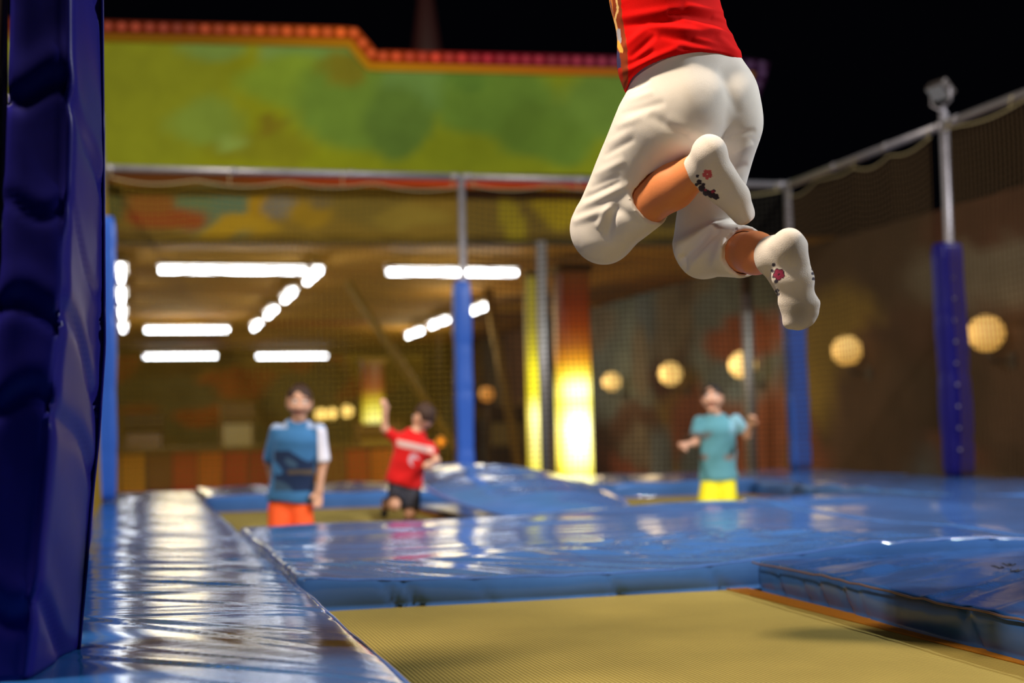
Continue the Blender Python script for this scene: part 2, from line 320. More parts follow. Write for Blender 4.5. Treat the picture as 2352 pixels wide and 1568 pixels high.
# orange-red light tube under the board and the painted band below it
V, F = tube([fpt(XL, z_bot-0.1, 0.02), fpt(1.0, z_bot-0.1, 0.02), fpt(2.4, z_bot-0.1, 0.02), fpt(4.0, z_bot-0.11, 0.02), fpt(xbr, z_bot-0.12, 0.02)], 0.07, 8)
tube_col = np.array([ramp(v[0], [(-4, (0.05, 0.018, 0.004)), (1.6, (0.09, 0.026, 0.004)), (3.2, (0.34, 0.03, 0.006)), (6, (0.3, 0.022, 0.006)), (8, (0.2, 0.02, 0.006))]) for v in V])
pymesh('lower_tube', V, F, GLOWTRIM, sg, col=tube_col)
mz0, mz1 = HZ-0.05, z_bot-0.03; mx0, mx1 = XL, xbr-0.1
def mpx(px, py): p = onf(px, py, 0.22); return p[0]-mx0, p[2]-mz0
mb = []
for px, py, rx, rz, c in [(480, 475, 0.62, 0.3, (70, 104, 78)), (560, 490, 0.3, 0.35, (64, 100, 84)), (390, 490, 0.5, 0.16, (128, 40, 20)), (330, 450, 0.3, 0.2, (120, 60, 24)), (600, 480, 0.16, 0.4, (150, 112, 14)), (550, 525, 0.5, 0.12, (160, 124, 22)),
                           (640, 465, 0.2, 0.2, (100, 96, 90)), (720, 485, 0.35, 0.16, (140, 108, 22)), (760, 455, 0.3, 0.14, (96, 84, 60)), (860, 470, 0.5, 0.3, (100, 84, 36)), (960, 500, 0.5, 0.15, (124, 104, 40)), (1290, 460, 0.35, 0.3, (160, 134, 18)), (1180, 500, 0.14, 0.35, (150, 130, 26)), (300, 540, 0.6, 0.12, (92, 70, 32)), (1200, 440, 0.3, 0.14, (110, 90, 30)), (250, 480, 0.2, 0.3, (70, 74, 40)), (1420, 480, 0.4, 0.3, (90, 76, 30)), (1550, 470, 0.5, 0.25, (72, 56, 28))]:
    x, z = mpx(px, py); mb.append((x, z, rx, rz, c))
mur = grid_sheet('painted_band', (mx0, fy(mx0)+0.24, mz0), (mx1, fy(mx1)+0.24, mz0), (mx0, fy(mx0)+0.24, mz1), 130, 14, wcol((112, 88, 32), mb, 31, 0.15, 3.0), PAINT, thick=0.1)
tag(mur, 'ochre painted band with teal and red patches under the green sign board', 'mural')
# a beam below it carries the board
bm_ = pymesh('beam', *obox(((mx0+mx1)/2, fy((mx0+mx1)/2)+0.4, HZ-0.02), (unit((1, -FK, 0)), unit((FK, 1, 0)), XYZ[2]), ((mx1-mx0)/2, 0.12, 0.07), 0.01), mat('beam_paint', (66, 52, 30), 0.7), smooth=False)
tag(bm_, 'dark brown beam along the front edge of the arcade ceiling', 'beam')

# spire behind the board
sp = thing('spire_tower', (4.35, 22.5, GZ), 'dim dark red pointed spire rising behind the green sign board', 'tower')
bx, bz = aty(980, 116, 22.5)[0], aty(980, 116, 22.5)[2]
SPM = mat('spire_paint_faint_glow', (40, 8, 10), 0.7, emit=(120, 8, 16), strength=0.025)  # slight emission stands in for faint light on the dark red paint
V, F = tube([(bx, 22.5, 5.2), (bx, 22.5, 6.6), (bx, 22.5, 8.4)], [0.52, 0.26, 0.02], 12); pymesh('spire', V, F, SPM, sp)
pymesh('shaft', *box((bx-0.45, 22.05, HZ+0.14), (bx+0.45, 22.95, 5.2), 0.03), SPM, sp, smooth=False)

# round steel columns that carry the board
def steel_post(px, y, r, label):
    x = aty(px, 900, y)[0]; t = thing('support_column', (x, y, GZ), label, 'column')
    pymesh('shaft', *tube([(x, y, GZ), (x, y, HZ-0.1)], r, 12), STEEL, t); pymesh('foot_plate', *box((x-r*2, y-r*2, GZ), (x+r*2, y+r*2, GZ+0.04), 0.005), STEEL_D, t, smooth=False)
steel_post(1250, 17.6, 0.07, 'grey steel column between the two bright yellow light columns')
steel_post(1722, 19.2, 0.09, 'dark steel column in front of a globe lamp, beyond the corner of the fence')

# backlit columns
COLSTOP = [(0.0, (0.9, 0.62, 0.02)), (0.06, (1.3, 1.0, 0.06)), (0.16, (1.15, 1.0, 0.05)), (0.24, (2.6, 2.4, 0.8)), (0.36, (2.9, 2.8, 1.6)), (0.46, (2.0, 1.9, 0.45)), (0.52, (2.4, 2.3, 1.0)), (0.58, (1.3, 1.0, 0.08)), (0.63, (0.75, 0.3, 0.01)), (0.7, (0.36, 0.09, 0.005)), (0.78, (0.2, 0.03, 0.003)), (0.88, (0.1, 0.014, 0.003)), (1.0, (0.07, 0.02, 0.004))]
YCOL = [(0.0, (0.75, 0.62, 0.01)), (0.14, (0.9, 0.78, 0.01)), (0.3, (1.0, 0.9, 0.3)), (0.42, (1.6, 1.5, 0.6)), (0.5, (0.95, 0.85, 0.03)), (0.62, (0.85, 0.75, 0.02)), (0.7, (0.45, 0.38, 0.02)), (0.8, (0.22, 0.18, 0.02)), (1.0, (0.14, 0.11, 0.01))]
COLSTOP = [(v, tuple(q*(1.7 if v < 0.66 else 1.25) for q in c)) for v, c in COLSTOP]; YCOL = [(v, tuple(q*1.8 for q in c)) for v, c in YCOL]
def light_column(px, y, hw, stops, label, z0=GZ, z1=HZ-0.12, hd=None):
    x = aty(px, 950, y)[0]; t = thing('light_column', (x, y, z0), label, 'light column', 'tall backlit columns in the arcade'); hd = hd or hw
    V, C, F = [], [], []; n = 16; rows = 40
    for i in range(rows):
        v = i/(rows-1); z = z0+0.12+(z1-z0-0.24)*v
        for k in range(n):
            a = 2*math.pi*k/n; cx, cy = math.cos(a), math.sin(a); q = 1/max(abs(cx), abs(cy))**0.75
            V.append((x+hw*cx*q*0.9, y+hd*cy*q*0.9, z)); fade = 0.55+0.45*max(0, 1-abs(cx)**3)
            C.append(ramp(v, stops)*fade*np.array((1, 0.55+0.45*fade, fade**3)))
    F = [(i*n+k, i*n+(k+1) % n, (i+1)*n+(k+1) % n, (i+1)*n+k) for i in range(rows-1) for k in range(n)]
    pymesh('glow_panel', V, F, GLOWCOL, t, col=np.array(C))
    pymesh('base', *box((x-hw*1.1, y-hd*1.1, z0), (x+hw*1.1, y+hd*1.1, z0+0.12), 0.02), OCHRE, t, smooth=False)
    pymesh('cap', *box((x-hw*1.05, y-hd*1.05, z1-0.12), (x+hw*1.05, y+hd*1.05, z1), 0.02), OCHRE, t, smooth=False)
light_column(1318, 20.0, 0.255, COLSTOP, 'widest backlit column, red at the top and glowing yellow white below')
light_column(1226, 20.6, 0.10, YCOL, 'slim yellow backlit column left of the grey steel column')
light_column(857, 36.0, 0.30, [(0, (0.4, 0.2, 0.01)), (0.12, (0.8, 0.5, 0.02)), (0.3, (0.5, 0.4, 0.02)), (0.42, (0.8, 0.8, 0.1)), (0.5, (1.6, 1.5, 0.5)), (0.6, (1.3, 1.2, 0.2)), (0.68, (0.8, 0.6, 0.03)), (0.78, (0.3, 0.06, 0.01)), (0.9, (0.16, 0.02, 0.005)), (1, (0.08, 0.02, 0.005))],
             'distant backlit column with a red top, left of the mid fence post', z1=2.35)

# fluorescent lights under the ceiling
TZ = 2.74
def fluor(px, py, length, ax, label, z=TZ):
    p = atz(px, py, z); t = thing('fluorescent_light', (p[0], p[1], HZ), label, 'ceiling light', 'fluorescent lights under the arcade ceiling')
    d = XYZ[0] if ax == 'x' else XYZ[1]; s = XYZ[1] if ax == 'x' else XYZ[0]; p = np.array([p[0], p[1], z])
    pymesh('housing', *obox(p+(0, 0, 0.09), (d, s, XYZ[2]), (length/2+0.03, 0.085, 0.03), 0.008), WHITE_PL, t, smooth=False)
    pymesh('tube', *tube([p-d*length/2, p+d*length/2], 0.040, 10), TUBE_M, t)
    for sgn in (-1, 1): pymesh('hanger', *tube([p+d*sgn*length*0.35+(0, 0, 0.11), p+d*sgn*length*0.35+(0, 0, HZ-z)], 0.008, 6), STEEL_D, t)
fluor(536, 621, 1.98, 'x', 'long fluorescent light across the hall, left front under the ceiling')
fluor(1040, 626, 1.9, 'x', 'long fluorescent light across the hall behind the mid fence post')
fluor(430, 758, 1.72, 'x', 'fluorescent light across the hall, alone in the second rank at left')
fluor(415, 818, 2.0, 'x', 'left one of the two farthest fluorescent lights across the hall')
fluor(671, 818, 2.0, 'x', 'right one of the two farthest fluorescent lights across the hall')
ordn = ['nearest', 'second', 'third', 'farthest']
for i, q in enumerate(((719, 635), (664, 680), (623, 718), (590, 748))): fluor(*q, 1.5, 'y', f'{ordn[i]} fluorescent light of the slanting row of four in mid hall')
for i, q in enumerate(((1095, 712), (1008, 742), (952, 766))): fluor(*q, 1.7, 'y', f'{["nearest", "middle", "farthest"][i]} fluorescent light of the slanting row of three behind the mid fence post')
for i, q in enumerate(((278, 628), (279, 680), (281, 720), (283, 752))): fluor(*q, 1.5, 'y', f'{ordn[i]} fluorescent light of the upright row beside the blue far left post')

# globe lamps along the side wall
def globe(x, y, z, r, m, label, wallx=HX1):
    t = thing('globe_lamp', (wallx, y, z), label, 'lamp', 'round globe lamps along the side wall')
    pymesh('globe', *ball((x, y, z), r, 20, 12), m, t)
    pymesh('arm', *tube([(wallx, y, z-r-0.1), (x+r*0.3, y, z-r-0.1), (x, y, z-r+0.01)], 0.018, 6), STEEL_D, t)
    pymesh('wall_plate', *box((wallx-0.03, y-0.07, z-r-0.18), (wallx, y+0.07, z-r-0.02), 0.006), STEEL_D, t, smooth=False)
for px, py, r, lab in ((2265, 765, .20, 'warm globe lamp on the side wall, right of the padded right post'), (1945, 805, .198, 'warm globe lamp on the side wall, between the corner post and the padded right post'), (1706, 838, .21, 'warm globe lamp partly hidden by a dark column'),
                       (1540, 858, .20, 'warm globe lamp seen left above the teal shirted child'), (1405, 876, .175, 'farthest warm globe lamp, just right of the widest yellow column')):
    x = 8.98; rr = ray(px, py); p = CAM+rr*(x/rr[0]); globe(x, p[1], p[2], r, GLOBE_M if px > 1800 else GLOBE_N, lab)
    gl = bpy.data.lights.new('globe_glow', 'POINT'); gl.energy = 3 if p[1] < 18 else 11; gl.color = (1.0, 0.72, 0.36); gl.shadow_soft_size = 0.2; go = bpy.data.objects.new('globe_glow', gl); COL.objects.link(go); go.location = (x-0.45, p[1], p[2])
for hx, hy, hz, hw in ((5.6, 25.0, 2.3, 70), (1.0, 31.0, 2.2, 90), (6.5, 34.0, 2.3, 90)):    # unseen warm fill lights added to brighten the hall
    hl = bpy.data.lights.new('added_hall_fill', 'POINT'); hl.energy = hw; hl.color = (1.0, 0.80, 0.42); hl.shadow_soft_size = 0.6; ho = bpy.data.objects.new('added_hall_fill', hl); COL.objects.link(ho); ho.location = (hx, hy, hz)
def hang_globe(px, py, y, r, m, label):
    p = aty(px, py, y); t = thing('pendant_lamp', (p[0], p[1], HZ), label, 'lamp', 'small pendant lamps deep in the arcade')
    pymesh('globe', *ball(p, r, 14, 9), m, t); pymesh('cord', *tube([p+(0, 0, r), (p[0], p[1], HZ)], 0.008, 5), STEEL_D, t)
hang_globe(737, 952, 33, .14, GLOBE_S, 'left of three small warm pendant lamps behind the blue shirted boy')
hang_globe(762, 950, 34, .13, GLOBE_S, 'middle of three small warm pendant lamps behind the blue shirted boy')
hang_globe(797, 944, 33, .14, GLOBE_S, 'right of three small warm pendant lamps behind the blue shirted boy')
hang_globe(1012, 1014, 26, .085, GLOBE_O, 'small orange lamp beside the red shirted child')
hang_globe(1118, 905, 33, .18, mat('dim_globe', (230, 180, 110), 0.4, 0.3, emit=(220, 140, 56), strength=0.6), 'dim amber pendant lamp right of the mid fence post')
hang_globe(1130, 880, 38, .16, mat('dimmer_globe', (200, 170, 120), 0.4, 0.3, emit=(170, 150, 96), strength=0.4), 'faint pale pendant lamp behind the dim amber one')
# slanting painted beams
def slant(px0, py0, px1, py1, y, r, label):
    a, b = aty(px0, py0, y), aty(px1, py1, y); u = (b-a)/(b[2]-a[2]); top = a+u*(HZ-a[2]); bot = a+u*(GZ-a[2])
    t = thing('slanted_beam', bot, label, 'beam', 'slanting ochre beams in the arcade')
    pymesh('rail', *tube([top, bot], r, 8), OCHRE, t); pymesh('foot_plate', *box(bot-(0.2, 0.2, 0), bot+(0.2, 0.2, 0.04), 0.005), STEEL_D, t, smooth=False)
slant(800, 650, 970, 910, 23.4, 0.065, 'ochre beam slanting down from the ceiling to the red shirted child')
slant(1130, 720, 1190, 1060, 24.5, 0.09, 'steeper ochre beam between the mid fence post and the slim yellow column')
# low counter with painted panels across the left of the hall
ct = thing('arcade_counter', (1.5, 27, GZ), 'long low counter with red, orange and yellow painted panels, far behind the net', 'counter')
x0, x1, cy = aty(235, 1050, 27)[0]-2.0, aty(905, 1050, 27)[0], 27.0
pymesh('worktop', *box((x0, cy-0.05, 0.20), (x1, cy+0.6, 0.26), 0.01), OCHRE, ct, smooth=False)
pymesh('body', *box((x0, cy+0.05, GZ), (x1, cy+0.55, 0.20)), STEEL_D, ct, smooth=False)
cp = [(200, 80, 24), (220, 160, 30), (176, 54, 26), (226, 126, 24), (140, 90, 36), (214, 170, 40), (200, 66, 28)]; n = 16
for i in range(n):
    a, b = x0+(x1-x0)*i/n+0.015, x0+(x1-x0)*(i+1)/n-0.015; hz = 0.20-0.04
    pymesh('panel', *box((a, cy+0.02, GZ+0.05), (b, cy+0.06, hz), 0.008), mat('panel_paint', cp[(i*3) % 7], 0.5), ct, smooth=False)
# a few standing machines in the dim hall
def machine(px, y, w, h, rgb, glow, label):
    x = aty(px, 1000, y)[0]; t = thing('arcade_machine', (x, y, GZ), label, 'arcade machine')
    m = mat('machine_paint', rgb, 0.5); d = 0.35
    prof = [(-d, 0), (-d, h*0.42), (-d*0.35, h*0.5), (-d*0.2, h*0.8), (-d*0.8, h*0.84), (-d*0.8, h), (d, h), (d, 0)]
    V = [(x+s*w/2, y+a, GZ+b) for s in (-1, 1) for a, b in prof]; k = len(prof)
    F = [tuple(range(k)), tuple(range(2*k-1, k-1, -1))]+[(i, k+i, k+(i+1) % k, (i+1) % k) for i in range(k)]
    pymesh('cabinet', V, F, m, t, smooth=False)
    a, b = prof[2], prof[3]
    pymesh('screen', [(x-w*0.42, y+a[0]-0.012, GZ+a[1]+0.03), (x+w*0.42, y+a[0]-0.012, GZ+a[1]+0.03), (x+w*0.42, y+b[0]-0.012, GZ+b[1]-0.02), (x-w*0.42, y+b[0]-0.012, GZ+b[1]-0.02)], [(0, 1, 2, 3)], mat('screen_glow', (20, 20, 20), 0.2, emit=glow, strength=0.35), t, smooth=False)
    pymesh('control_shelf', *box((x-w/2, y-d-0.05, GZ+h*0.42), (x+w/2, y-d*0.3, GZ+h*0.45), 0.01), STEEL_D, t, smooth=False)
machine(545, 31, 0.7, 2.1, (120, 92, 50), (190, 160, 90), 'pale upright arcade machine in the dim hall left of the blue shirted boy')
machine(870, 29, 0.9, 1.6, (140, 100, 30), (230, 170, 30), 'low arcade machine with a yellow screen beside the red shirted child')
machine(330, 30, 0.8, 1.9, (84, 60, 34), (120, 80, 30), 'dark upright arcade machine at the far left behind the net')
machine(1160, 34, 0.9, 2.0, (70, 52, 30), (120, 90, 40), 'dark upright arcade machine behind the steeper beam')

# ------------------------------------------------------------------ trampolines
def creases(seed, n, fn, amp=(0.002, 0.005), wid=(0.008, 0.02)):
    r = np.random.RandomState(seed); L = []
    for i in range(n):
        (x0, y0), (x1, y1) = fn(r, i); L.append((x0, y0, x1, y1, amp[0]+(amp[1]-amp[0])*r.rand(), (wid[0]+(wid[1]-wid[0])*r.rand())*(1 if r.rand() < 0.7 else 2)))
    def f(X, Y):
        Z = np.zeros_like(X)
        for x0, y0, x1, y1, a, w in L:
            dx, dy = x1-x0, y1-y0; ll = math.hypot(dx, dy); t = ((X-x0)*dx+(Y-y0)*dy)/ll**2; dd = ((X-x0)*dy-(Y-y0)*dx)/ll
            fall = np.clip(1-np.abs(t-0.5)*1.7, 0, 1)**0.6*((t > -0.1) & (t < 1.1)); Z += a*np.exp(-(dd/w)**2)*fall - 0.5*a*np.exp(-((dd-1.8*w)/(1.5*w))**2)*fall
        return Z
    return f
def pad_mesh(corners, nx, ny, zf, thick, r=0.03, rows=5, side=None, ywarp=1.0):
    """A stuffed slab: corners (x0y0, x1y0, x1y1, x0y1); top follows zf(x, y); rounded edges, hanging sides, underside."""
    c = [np.asarray(q, float) for q in corners]
    u = np.linspace(0, 1, nx); v = np.linspace(0, 1, ny)**ywarp; uu, vv = np.meshgrid(u, v, indexing='ij')
    ins = r
    cen = sum(c)/4; ci = [q+ins*np.array([np.sign(cen[0]-q[0]), np.sign(cen[1]-q[1])]) for q in c]
    XY = ((1-uu)*(1-vv))[..., None]*ci[0]+(uu*(1-vv))[..., None]*ci[1]+(uu*vv)[..., None]*ci[2]+((1-uu)*vv)[..., None]*ci[3]
    X, Y = XY[..., 0].ravel(), XY[..., 1].ravel(); Z = zf(X, Y); V = np.stack([X, Y, Z], 1)
    F = [(i*ny+j, (i+1)*ny+j, (i+1)*ny+j+1, i*ny+j+1) for i in range(nx-1) for j in range(ny-1)]
    loop = [i*ny for i in range(nx)]+[(nx-1)*ny+j for j in range(1, ny)]+[i*ny+ny-1 for i in range(nx-2, -1, -1)]+[j for j in range(ny-2, 0, -1)]
    Lp = V[loop]; nL = len(loop); nxt, prv = np.roll(Lp[:, :2], -1, 0), np.roll(Lp[:, :2], 1, 0); T = nxt-prv; Nn = np.stack([T[:, 1], -T[:, 0]], 1); Nn /= np.linalg.norm(Nn, axis=1)[:, None]+1e-9
    arc = np.r_[0, np.cumsum(np.linalg.norm(np.diff(Lp[:, :2], axis=0), axis=1))]
    prevring = loop; Vs = [V]; base = len(V)
    prof = [(math.sin(a)*r, -(1-math.cos(a))*r*0.8) for a in (0.5, 1.0, 1.45)]
    for k in range(1, rows+1): t = k/rows; prof.append((r+0.005*math.sin(math.pi*t)-0.006*t*t, None if k else 0)); 
    ring_all = [prevring]
    for k, (o, dz) in enumerate(prof):
        if dz is None:
            t = (k-2)/rows; z0 = Lp[:, 2]-r*0.8*(1-math.cos(1.45)); z = z0*(1-t)+(-thick)*t
        else: z = Lp[:, 2]+dz
        extra = 0 if side is None else side(arc, max(0, (k-2)/rows))
        Vs.append(np.column_stack([Lp[:, 0]+Nn[:, 0]*(o+extra), Lp[:, 1]+Nn[:, 1]*(o+extra), z]))
        ring = list(range(base, base+nL)); base += nL
        F += [(prevring[i], prevring[(i+1) % nL], ring[(i+1) % nL], ring[i])[::-1] for i in range(nL)]
        prevring = ring
    F.append(tuple(prevring))
    return np.concatenate(Vs), F
def side_folds(seed, n=60, L=12.0, amp=0.01):
    r = np.random.RandomState(seed); ps = r.rand(n)*L; ws = 0.006+0.012*r.rand(n); am = amp*(0.4+r.rand(n))
    def f(arc, t):
        e = np.zeros_like(arc)
        for p, w, a in zip(ps, ws, am): e -= a*np.exp(-((arc-p-0.05*t)/w)**2)*(0.5+0.5*t)
        return e+0.006*np.sin(arc*7+seed)*t
    return f
def edge_pad(name, corners, nx, ny, zf, m, label, thick=0.11, r=0.03, side=None, piping=None, ywarp=1.0, pm=PIPING):
    c = np.mean(np.array(corners), 0); t = thing('edge_pad', (c[0], c[1], -thick), label, 'pad', 'blue vinyl edge pads')
    pymesh('cover', *pad_mesh(corners, nx, ny, zf, thick, r, 5, side, ywarp), m, t)
    for i, (a, b) in enumerate(piping or []):
        a, b = np.array(a, float), np.array(b, float); n = 50; P = []
        for k in range(n+1):
            q = a+(b-a)*k/n; P.append((q[0], q[1], float(zf(np.array([q[0]]), np.array([q[1]]))[0])-0.004+0.0015*math.sin(k*1.9)))
        pymesh('piping', *tube(P, 0.0034, 6), pm, t)
    return t
LX0, LX1 = -0.62, 0.485; CY0, CY1 = 4.545, 7.12; BZ = -0.11
def bulge(x0, x1, y0, y1, h): return lambda X, Y: h*(np.clip(1-((X-(x0+x1)/2)/((x1-x0)/2))**2, 0, 1)*np.clip(1-((Y-(y0+y1)/2)/((y1-y0)/2))**2, 0, 1))**0.5
cr_lane = creases(8, 46, lambda r, i: (lambda y, e: ((-0.5+0.35*r.rand(), y+0.1*e), (0.53, y-e)))(1.0*12.6**(i/46)+0.12*r.rand(), (0.55+0.5*r.rand())*(1 if i < 26 else 0.55)), (0.002, 0.0065), (0.012, 0.032))
cr_lane2 = creases(4, 60, lambda r, i: (lambda y, e, x: ((x-0.3-0.2*r.rand(), y), (x+0.3, y-e)))(3.6+9.0*r.rand(), 0.1*r.rand(), -0.3+0.8*r.rand()), (0.001, 0.003), (0.012, 0.03))
nz1 = Sines(5, 9.0, dim=2)
lane_b = bulge(LX0, LX1, -1.5, 12.85, 0.02)
edge_pad('edge_pad', [(LX0, -1.5), (LX1, -1.5), (LX1+0.02, 12.85), (LX0, 12.85)], 62, 900, lambda X, Y: cr_lane(X, Y)*np.clip(0.4+0.22*(Y-2.2), 0.4, 1)+cr_lane2(X, Y)+lane_b(X, Y)-0.016+0.0025*nz1(np.stack([X*0.4, Y], 1)), V_LANE,
         'creased glossy blue pad lane at the left, under the padded left post', r=0.012, side=side_folds(1, 70, 22), piping=[((LX1+0.006, 0.5), (LX1+0.014, 7.1))], ywarp=1.5)
def front_prof(X): return np.interp(X, [0.3, 0.5, 0.9, 1.4, 1.8, 2.12, 2.45, 2.8, 3.05, 3.25, 3.6], [0, 0, -0.018, -0.028, -0.02, 0.0, 0.026, 0.038, 0.03, 0.008, 0])
cr_cross = creases(9, 34, lambda r, i: (lambda x: ((x-0.6*r.rand(), 4.5+0.1*r.rand()), (x-0.5-0.8*r.rand(), 5.0+0.8*r.rand())))(0.6+2.6*r.rand()), (0.003, 0.008), (0.015, 0.04))
cr_cross2 = creases(10, 16, lambda r, i: (lambda y: ((0.3, y), (3.4, y+0.5*(r.rand()-0.5))))(4.9+2.1*r.rand()), (0.002, 0.005), (0.03, 0.06))
nz2 = Sines(6, 5.0, dim=2)
def cross_z(X, Y): return front_prof(X)*np.clip(1-(Y-CY0)/1.4, 0, 1)+cr_cross(X, Y)+cr_cross2(X, Y)+0.004*nz2(np.stack([X, Y], 1))+0.012*np.clip((Y-CY0)/0.5, 0, 1)-0.004+0.04*np.clip((Y-6.3)/0.7, 0, 1)**2*np.clip((X-1.9)/0.8, 0, 1)
edge_pad('edge_pad', [(LX1+0.012, CY0), (3.24, CY0), (3.24, CY1), (LX1+0.018, CY1)], 150, 120, cross_z, V_PAD, 'wide blue cross pad behind the near trampoline, reflecting the yellow columns', r=0.013, side=side_folds(3, 46, 11, 0.010),
         piping=[((0.52, CY0+0.004), (3.2, CY0+0.004))])
edge_pad('edge_pad', [(3.26, CY0), (6.3, CY0), (6.3, CY1+0.25), (3.26, CY1+0.25)], 50, 50, lambda X, Y: 0.006*nz2(np.stack([X, Y], 1))+0.008+0.045*np.clip((Y-6.3)/0.7, 0, 1)**2*np.clip((5.0-X)/1.3, 0, 1), V_PAD, 'blue cross pad at the right, reaching to the right fence')
cr_right = creases(13, 30, lambda r, i: (lambda y: ((1.93, y), (2.6+0.5*r.rand(), y+0.2+0.55*r.rand())))(1.6+2.8*r.rand()), (0.002, 0.008), (0.012, 0.03))
edge_pad('edge_pad', [(1.885, 1.3), (3.22, 1.3), (3.22, CY0-0.02), (2.05, CY0-0.05)], 110, 200, lambda X, Y: cr_right(X, Y)+0.003*nz1(np.stack([X, Y], 1))-0.014+bulge(1.8, 3.3, 1.0, 4.7, 0.012)(X, Y), V_DARK,
         'creased blue pad at the near right with a worn edge seam, beside the near trampoline', r=0.013, side=side_folds(5, 50, 10, 0.012), piping=[((1.893, 1.4), (2.028, CY0-0.05))], pm=PIPING_R)
edge_pad('edge_pad', [(LX1+0.03, 10.72), (3.1, 10.72), (3.1, 12.85), (LX1+0.03, 12.85)], 60, 40, lambda X, Y: 0.006*nz2(np.stack([X*2, Y*2], 1))+0.012, V_PAD, 'far blue pad along the back fence, left of the mid fence post', side=side_folds(6, 40, 10))
edge_pad('edge_pad', [(3.12, 10.72), (6.3, 10.72), (6.3, 12.85), (3.12, 12.85)], 60, 40, lambda X, Y: 0.006*nz2(np.stack([X*2, Y*2], 1))+0.012, V_PAD, 'far blue pad along the back fence, behind the teal shirted child', side=side_folds(7, 40, 10))
edge_pad('edge_pad', [(4.72, CY1+0.27), (6.3, CY1+0.27), (6.3, 10.7), (4.86, 10.7)], 40, 60, lambda X, Y: 0.005*nz2(np.stack([X*2, Y*2], 1))+0.008, V_PAD, 'blue pad along the right fence beside the far right trampoline', side=side_folds(8, 40, 10))
edge_pad('edge_pad', [(4.72, 1.3), (6.3, 1.3), (6.3, CY0-0.02), (4.72, CY0-0.02)], 30, 50, lambda X, Y: 0.005*nz2(np.stack([X*2, Y*2], 1))+0.004, V_PAD, 'blue pad along the right fence, out beyond the near right trampoline')
# swollen, tilted pad between the two far trampolines
mt = thing('raised_pad', (2.45, 8.9, BZ), 'swollen blue pad lifted at its left edge, between the two far trampolines', 'pad')
Vm, Fm = [], []; nr, na = 22, 72; cxm, cym = 2.36, 8.80; rxm, rym = 0.57, 1.42
def m_top(a, q):
    x, y = cxm+rxm*q*math.cos(a), cym+rym*q*math.sin(a)
    tilt = 0.085-0.025*(x-1.75)+0.094*(y-8.75)
    return x, y, tilt
cr_m = creases(17, 18, lambda r, i: (lambda y: ((1.5, y), (3.1, y+0.9*r.rand())))(7.0+2.8*r.rand()), (0.006, 0.018), (0.03, 0.08))
for i in range(nr+1):
    q = i/nr
    for k in range(na):
        x, y, t = m_top(2*math.pi*k/na, q); h = 0.085*(1-q**2.4)
        Vm.append((x, y, t+h+float(cr_m(np.array([x]), np.array([y]))[0])*(1-q)))
for i in range(1, nr+1):
    q = 1-i/nr
    for k in range(na):
        x, y, t = m_top(2*math.pi*k/na, q); Vm.append((x, y, t-0.10*(1-q**3)))
R2 = 2*nr+1
Fm = [(i*na+k, i*na+(k+1) % na, (i+1)*na+(k+1) % na, (i+1)*na+k)[::-1] for i in range(R2-1) for k in range(na)]
Vm = np.array(Vm); pymesh('cover', Vm, Fm, V_PAD, mt)
rimp = [np.array(m_top(2*math.pi*k/na, 1.0)) for k in range(na)]; pymesh('piping', *tube(rimp, 0.008, 6, closed=True), PIPING, mt)
pymesh('foam_base', *box((1.98, CY1+0.06, BZ), (3.05, 10.66, -0.075), 0.02), V_DARK, mt, smooth=False)

def bed(x0, x1, y0, y1, label, dips=(), n=70):
    t = thing('trampoline_bed', ((x0+x1)/2, (y0+y1)/2, BZ), label, 'trampoline', 'trampoline beds')
    xs, ys = np.linspace(x0, x1, n), np.linspace(y0, y1, int(n*1.6)); X, Y = np.meshgrid(xs, ys, indexing='ij'); Z = np.full(X.shape, BZ)
    for dx, dy, dep in dips: Z -= dep*np.exp(-((X-dx)**2+(Y-dy)**2)/0.30**2)*np.clip(np.minimum.reduce([X-x0, x1-X, Y-y0, y1-Y])/0.25, 0, 1)
    V = np.stack([X, Y, Z], -1).reshape(-1, 3); m = len(ys)
    pymesh('webbing', V, [(i*m+j, (i+1)*m+j, (i+1)*m+j+1, i*m+j+1) for i in range(n-1) for j in range(m-1)], BED_M, t)
    w = 0.075
    for a, b in (((x0, y0), (x0+w, y1)), ((x1-w, y0), (x1, y1)), ((x0+w, y0), (x1-w, y0+w)), ((x0+w, y1-w), (x1-w, y1))):
        o = pymesh('border_strap', *box((a[0], a[1], BZ+0.0005), (b[0], b[1], BZ+0.005), 0.001), ORANGE_WEB, t, smooth=False); o['label'] = 'orange border webbing'
    return t
def kid_xy(px, py, y): p = aty(px, py, y); return p
K1Y, K2Y, K3Y = 8.75, 9.75, 9.5
k1 = kid_xy(668, 1000, K1Y); k3 = kid_xy(1645, 1000, K3Y); k2 = kid_xy(944, 1100, 9.0)
# felt pen scribble on the near right pad
rpad = bpy.data.objects.get('edge_pad.003')
for k, (px, py) in enumerate(((2292, 1302), (2318, 1296), (2334, 1310))):
    p = atz(px, py, 0.004); V, F = tube([p+(0.012*math.sin(j*1.7+k), 0.02*(j-3)/3, 0.004*math.cos(j*2)) for j in range(7)], 0.0022, 5); pymesh('ink_mark', V, F, FRAME_M, rpad)
bed(0.46, 2.03, 1.1, 4.66, 'near woven yellow trampoline bed with orange border, under the jumping woman')
bed(0.46, 1.98, 7.08, 10.76, 'far left trampoline bed where the boy in orange shorts bounces', dips=[(k1[0], K1Y, 0.26), (k2[0], 9.05, 0.13)])
bed(3.1, 4.80, 7.36, 10.76, 'far right trampoline bed under the child in yellow shorts', dips=[(k3[0], K3Y, 0.22)])
bed(3.2, 4.74, 1.1, 4.58, 'near right trampoline bed beyond the near right pad')
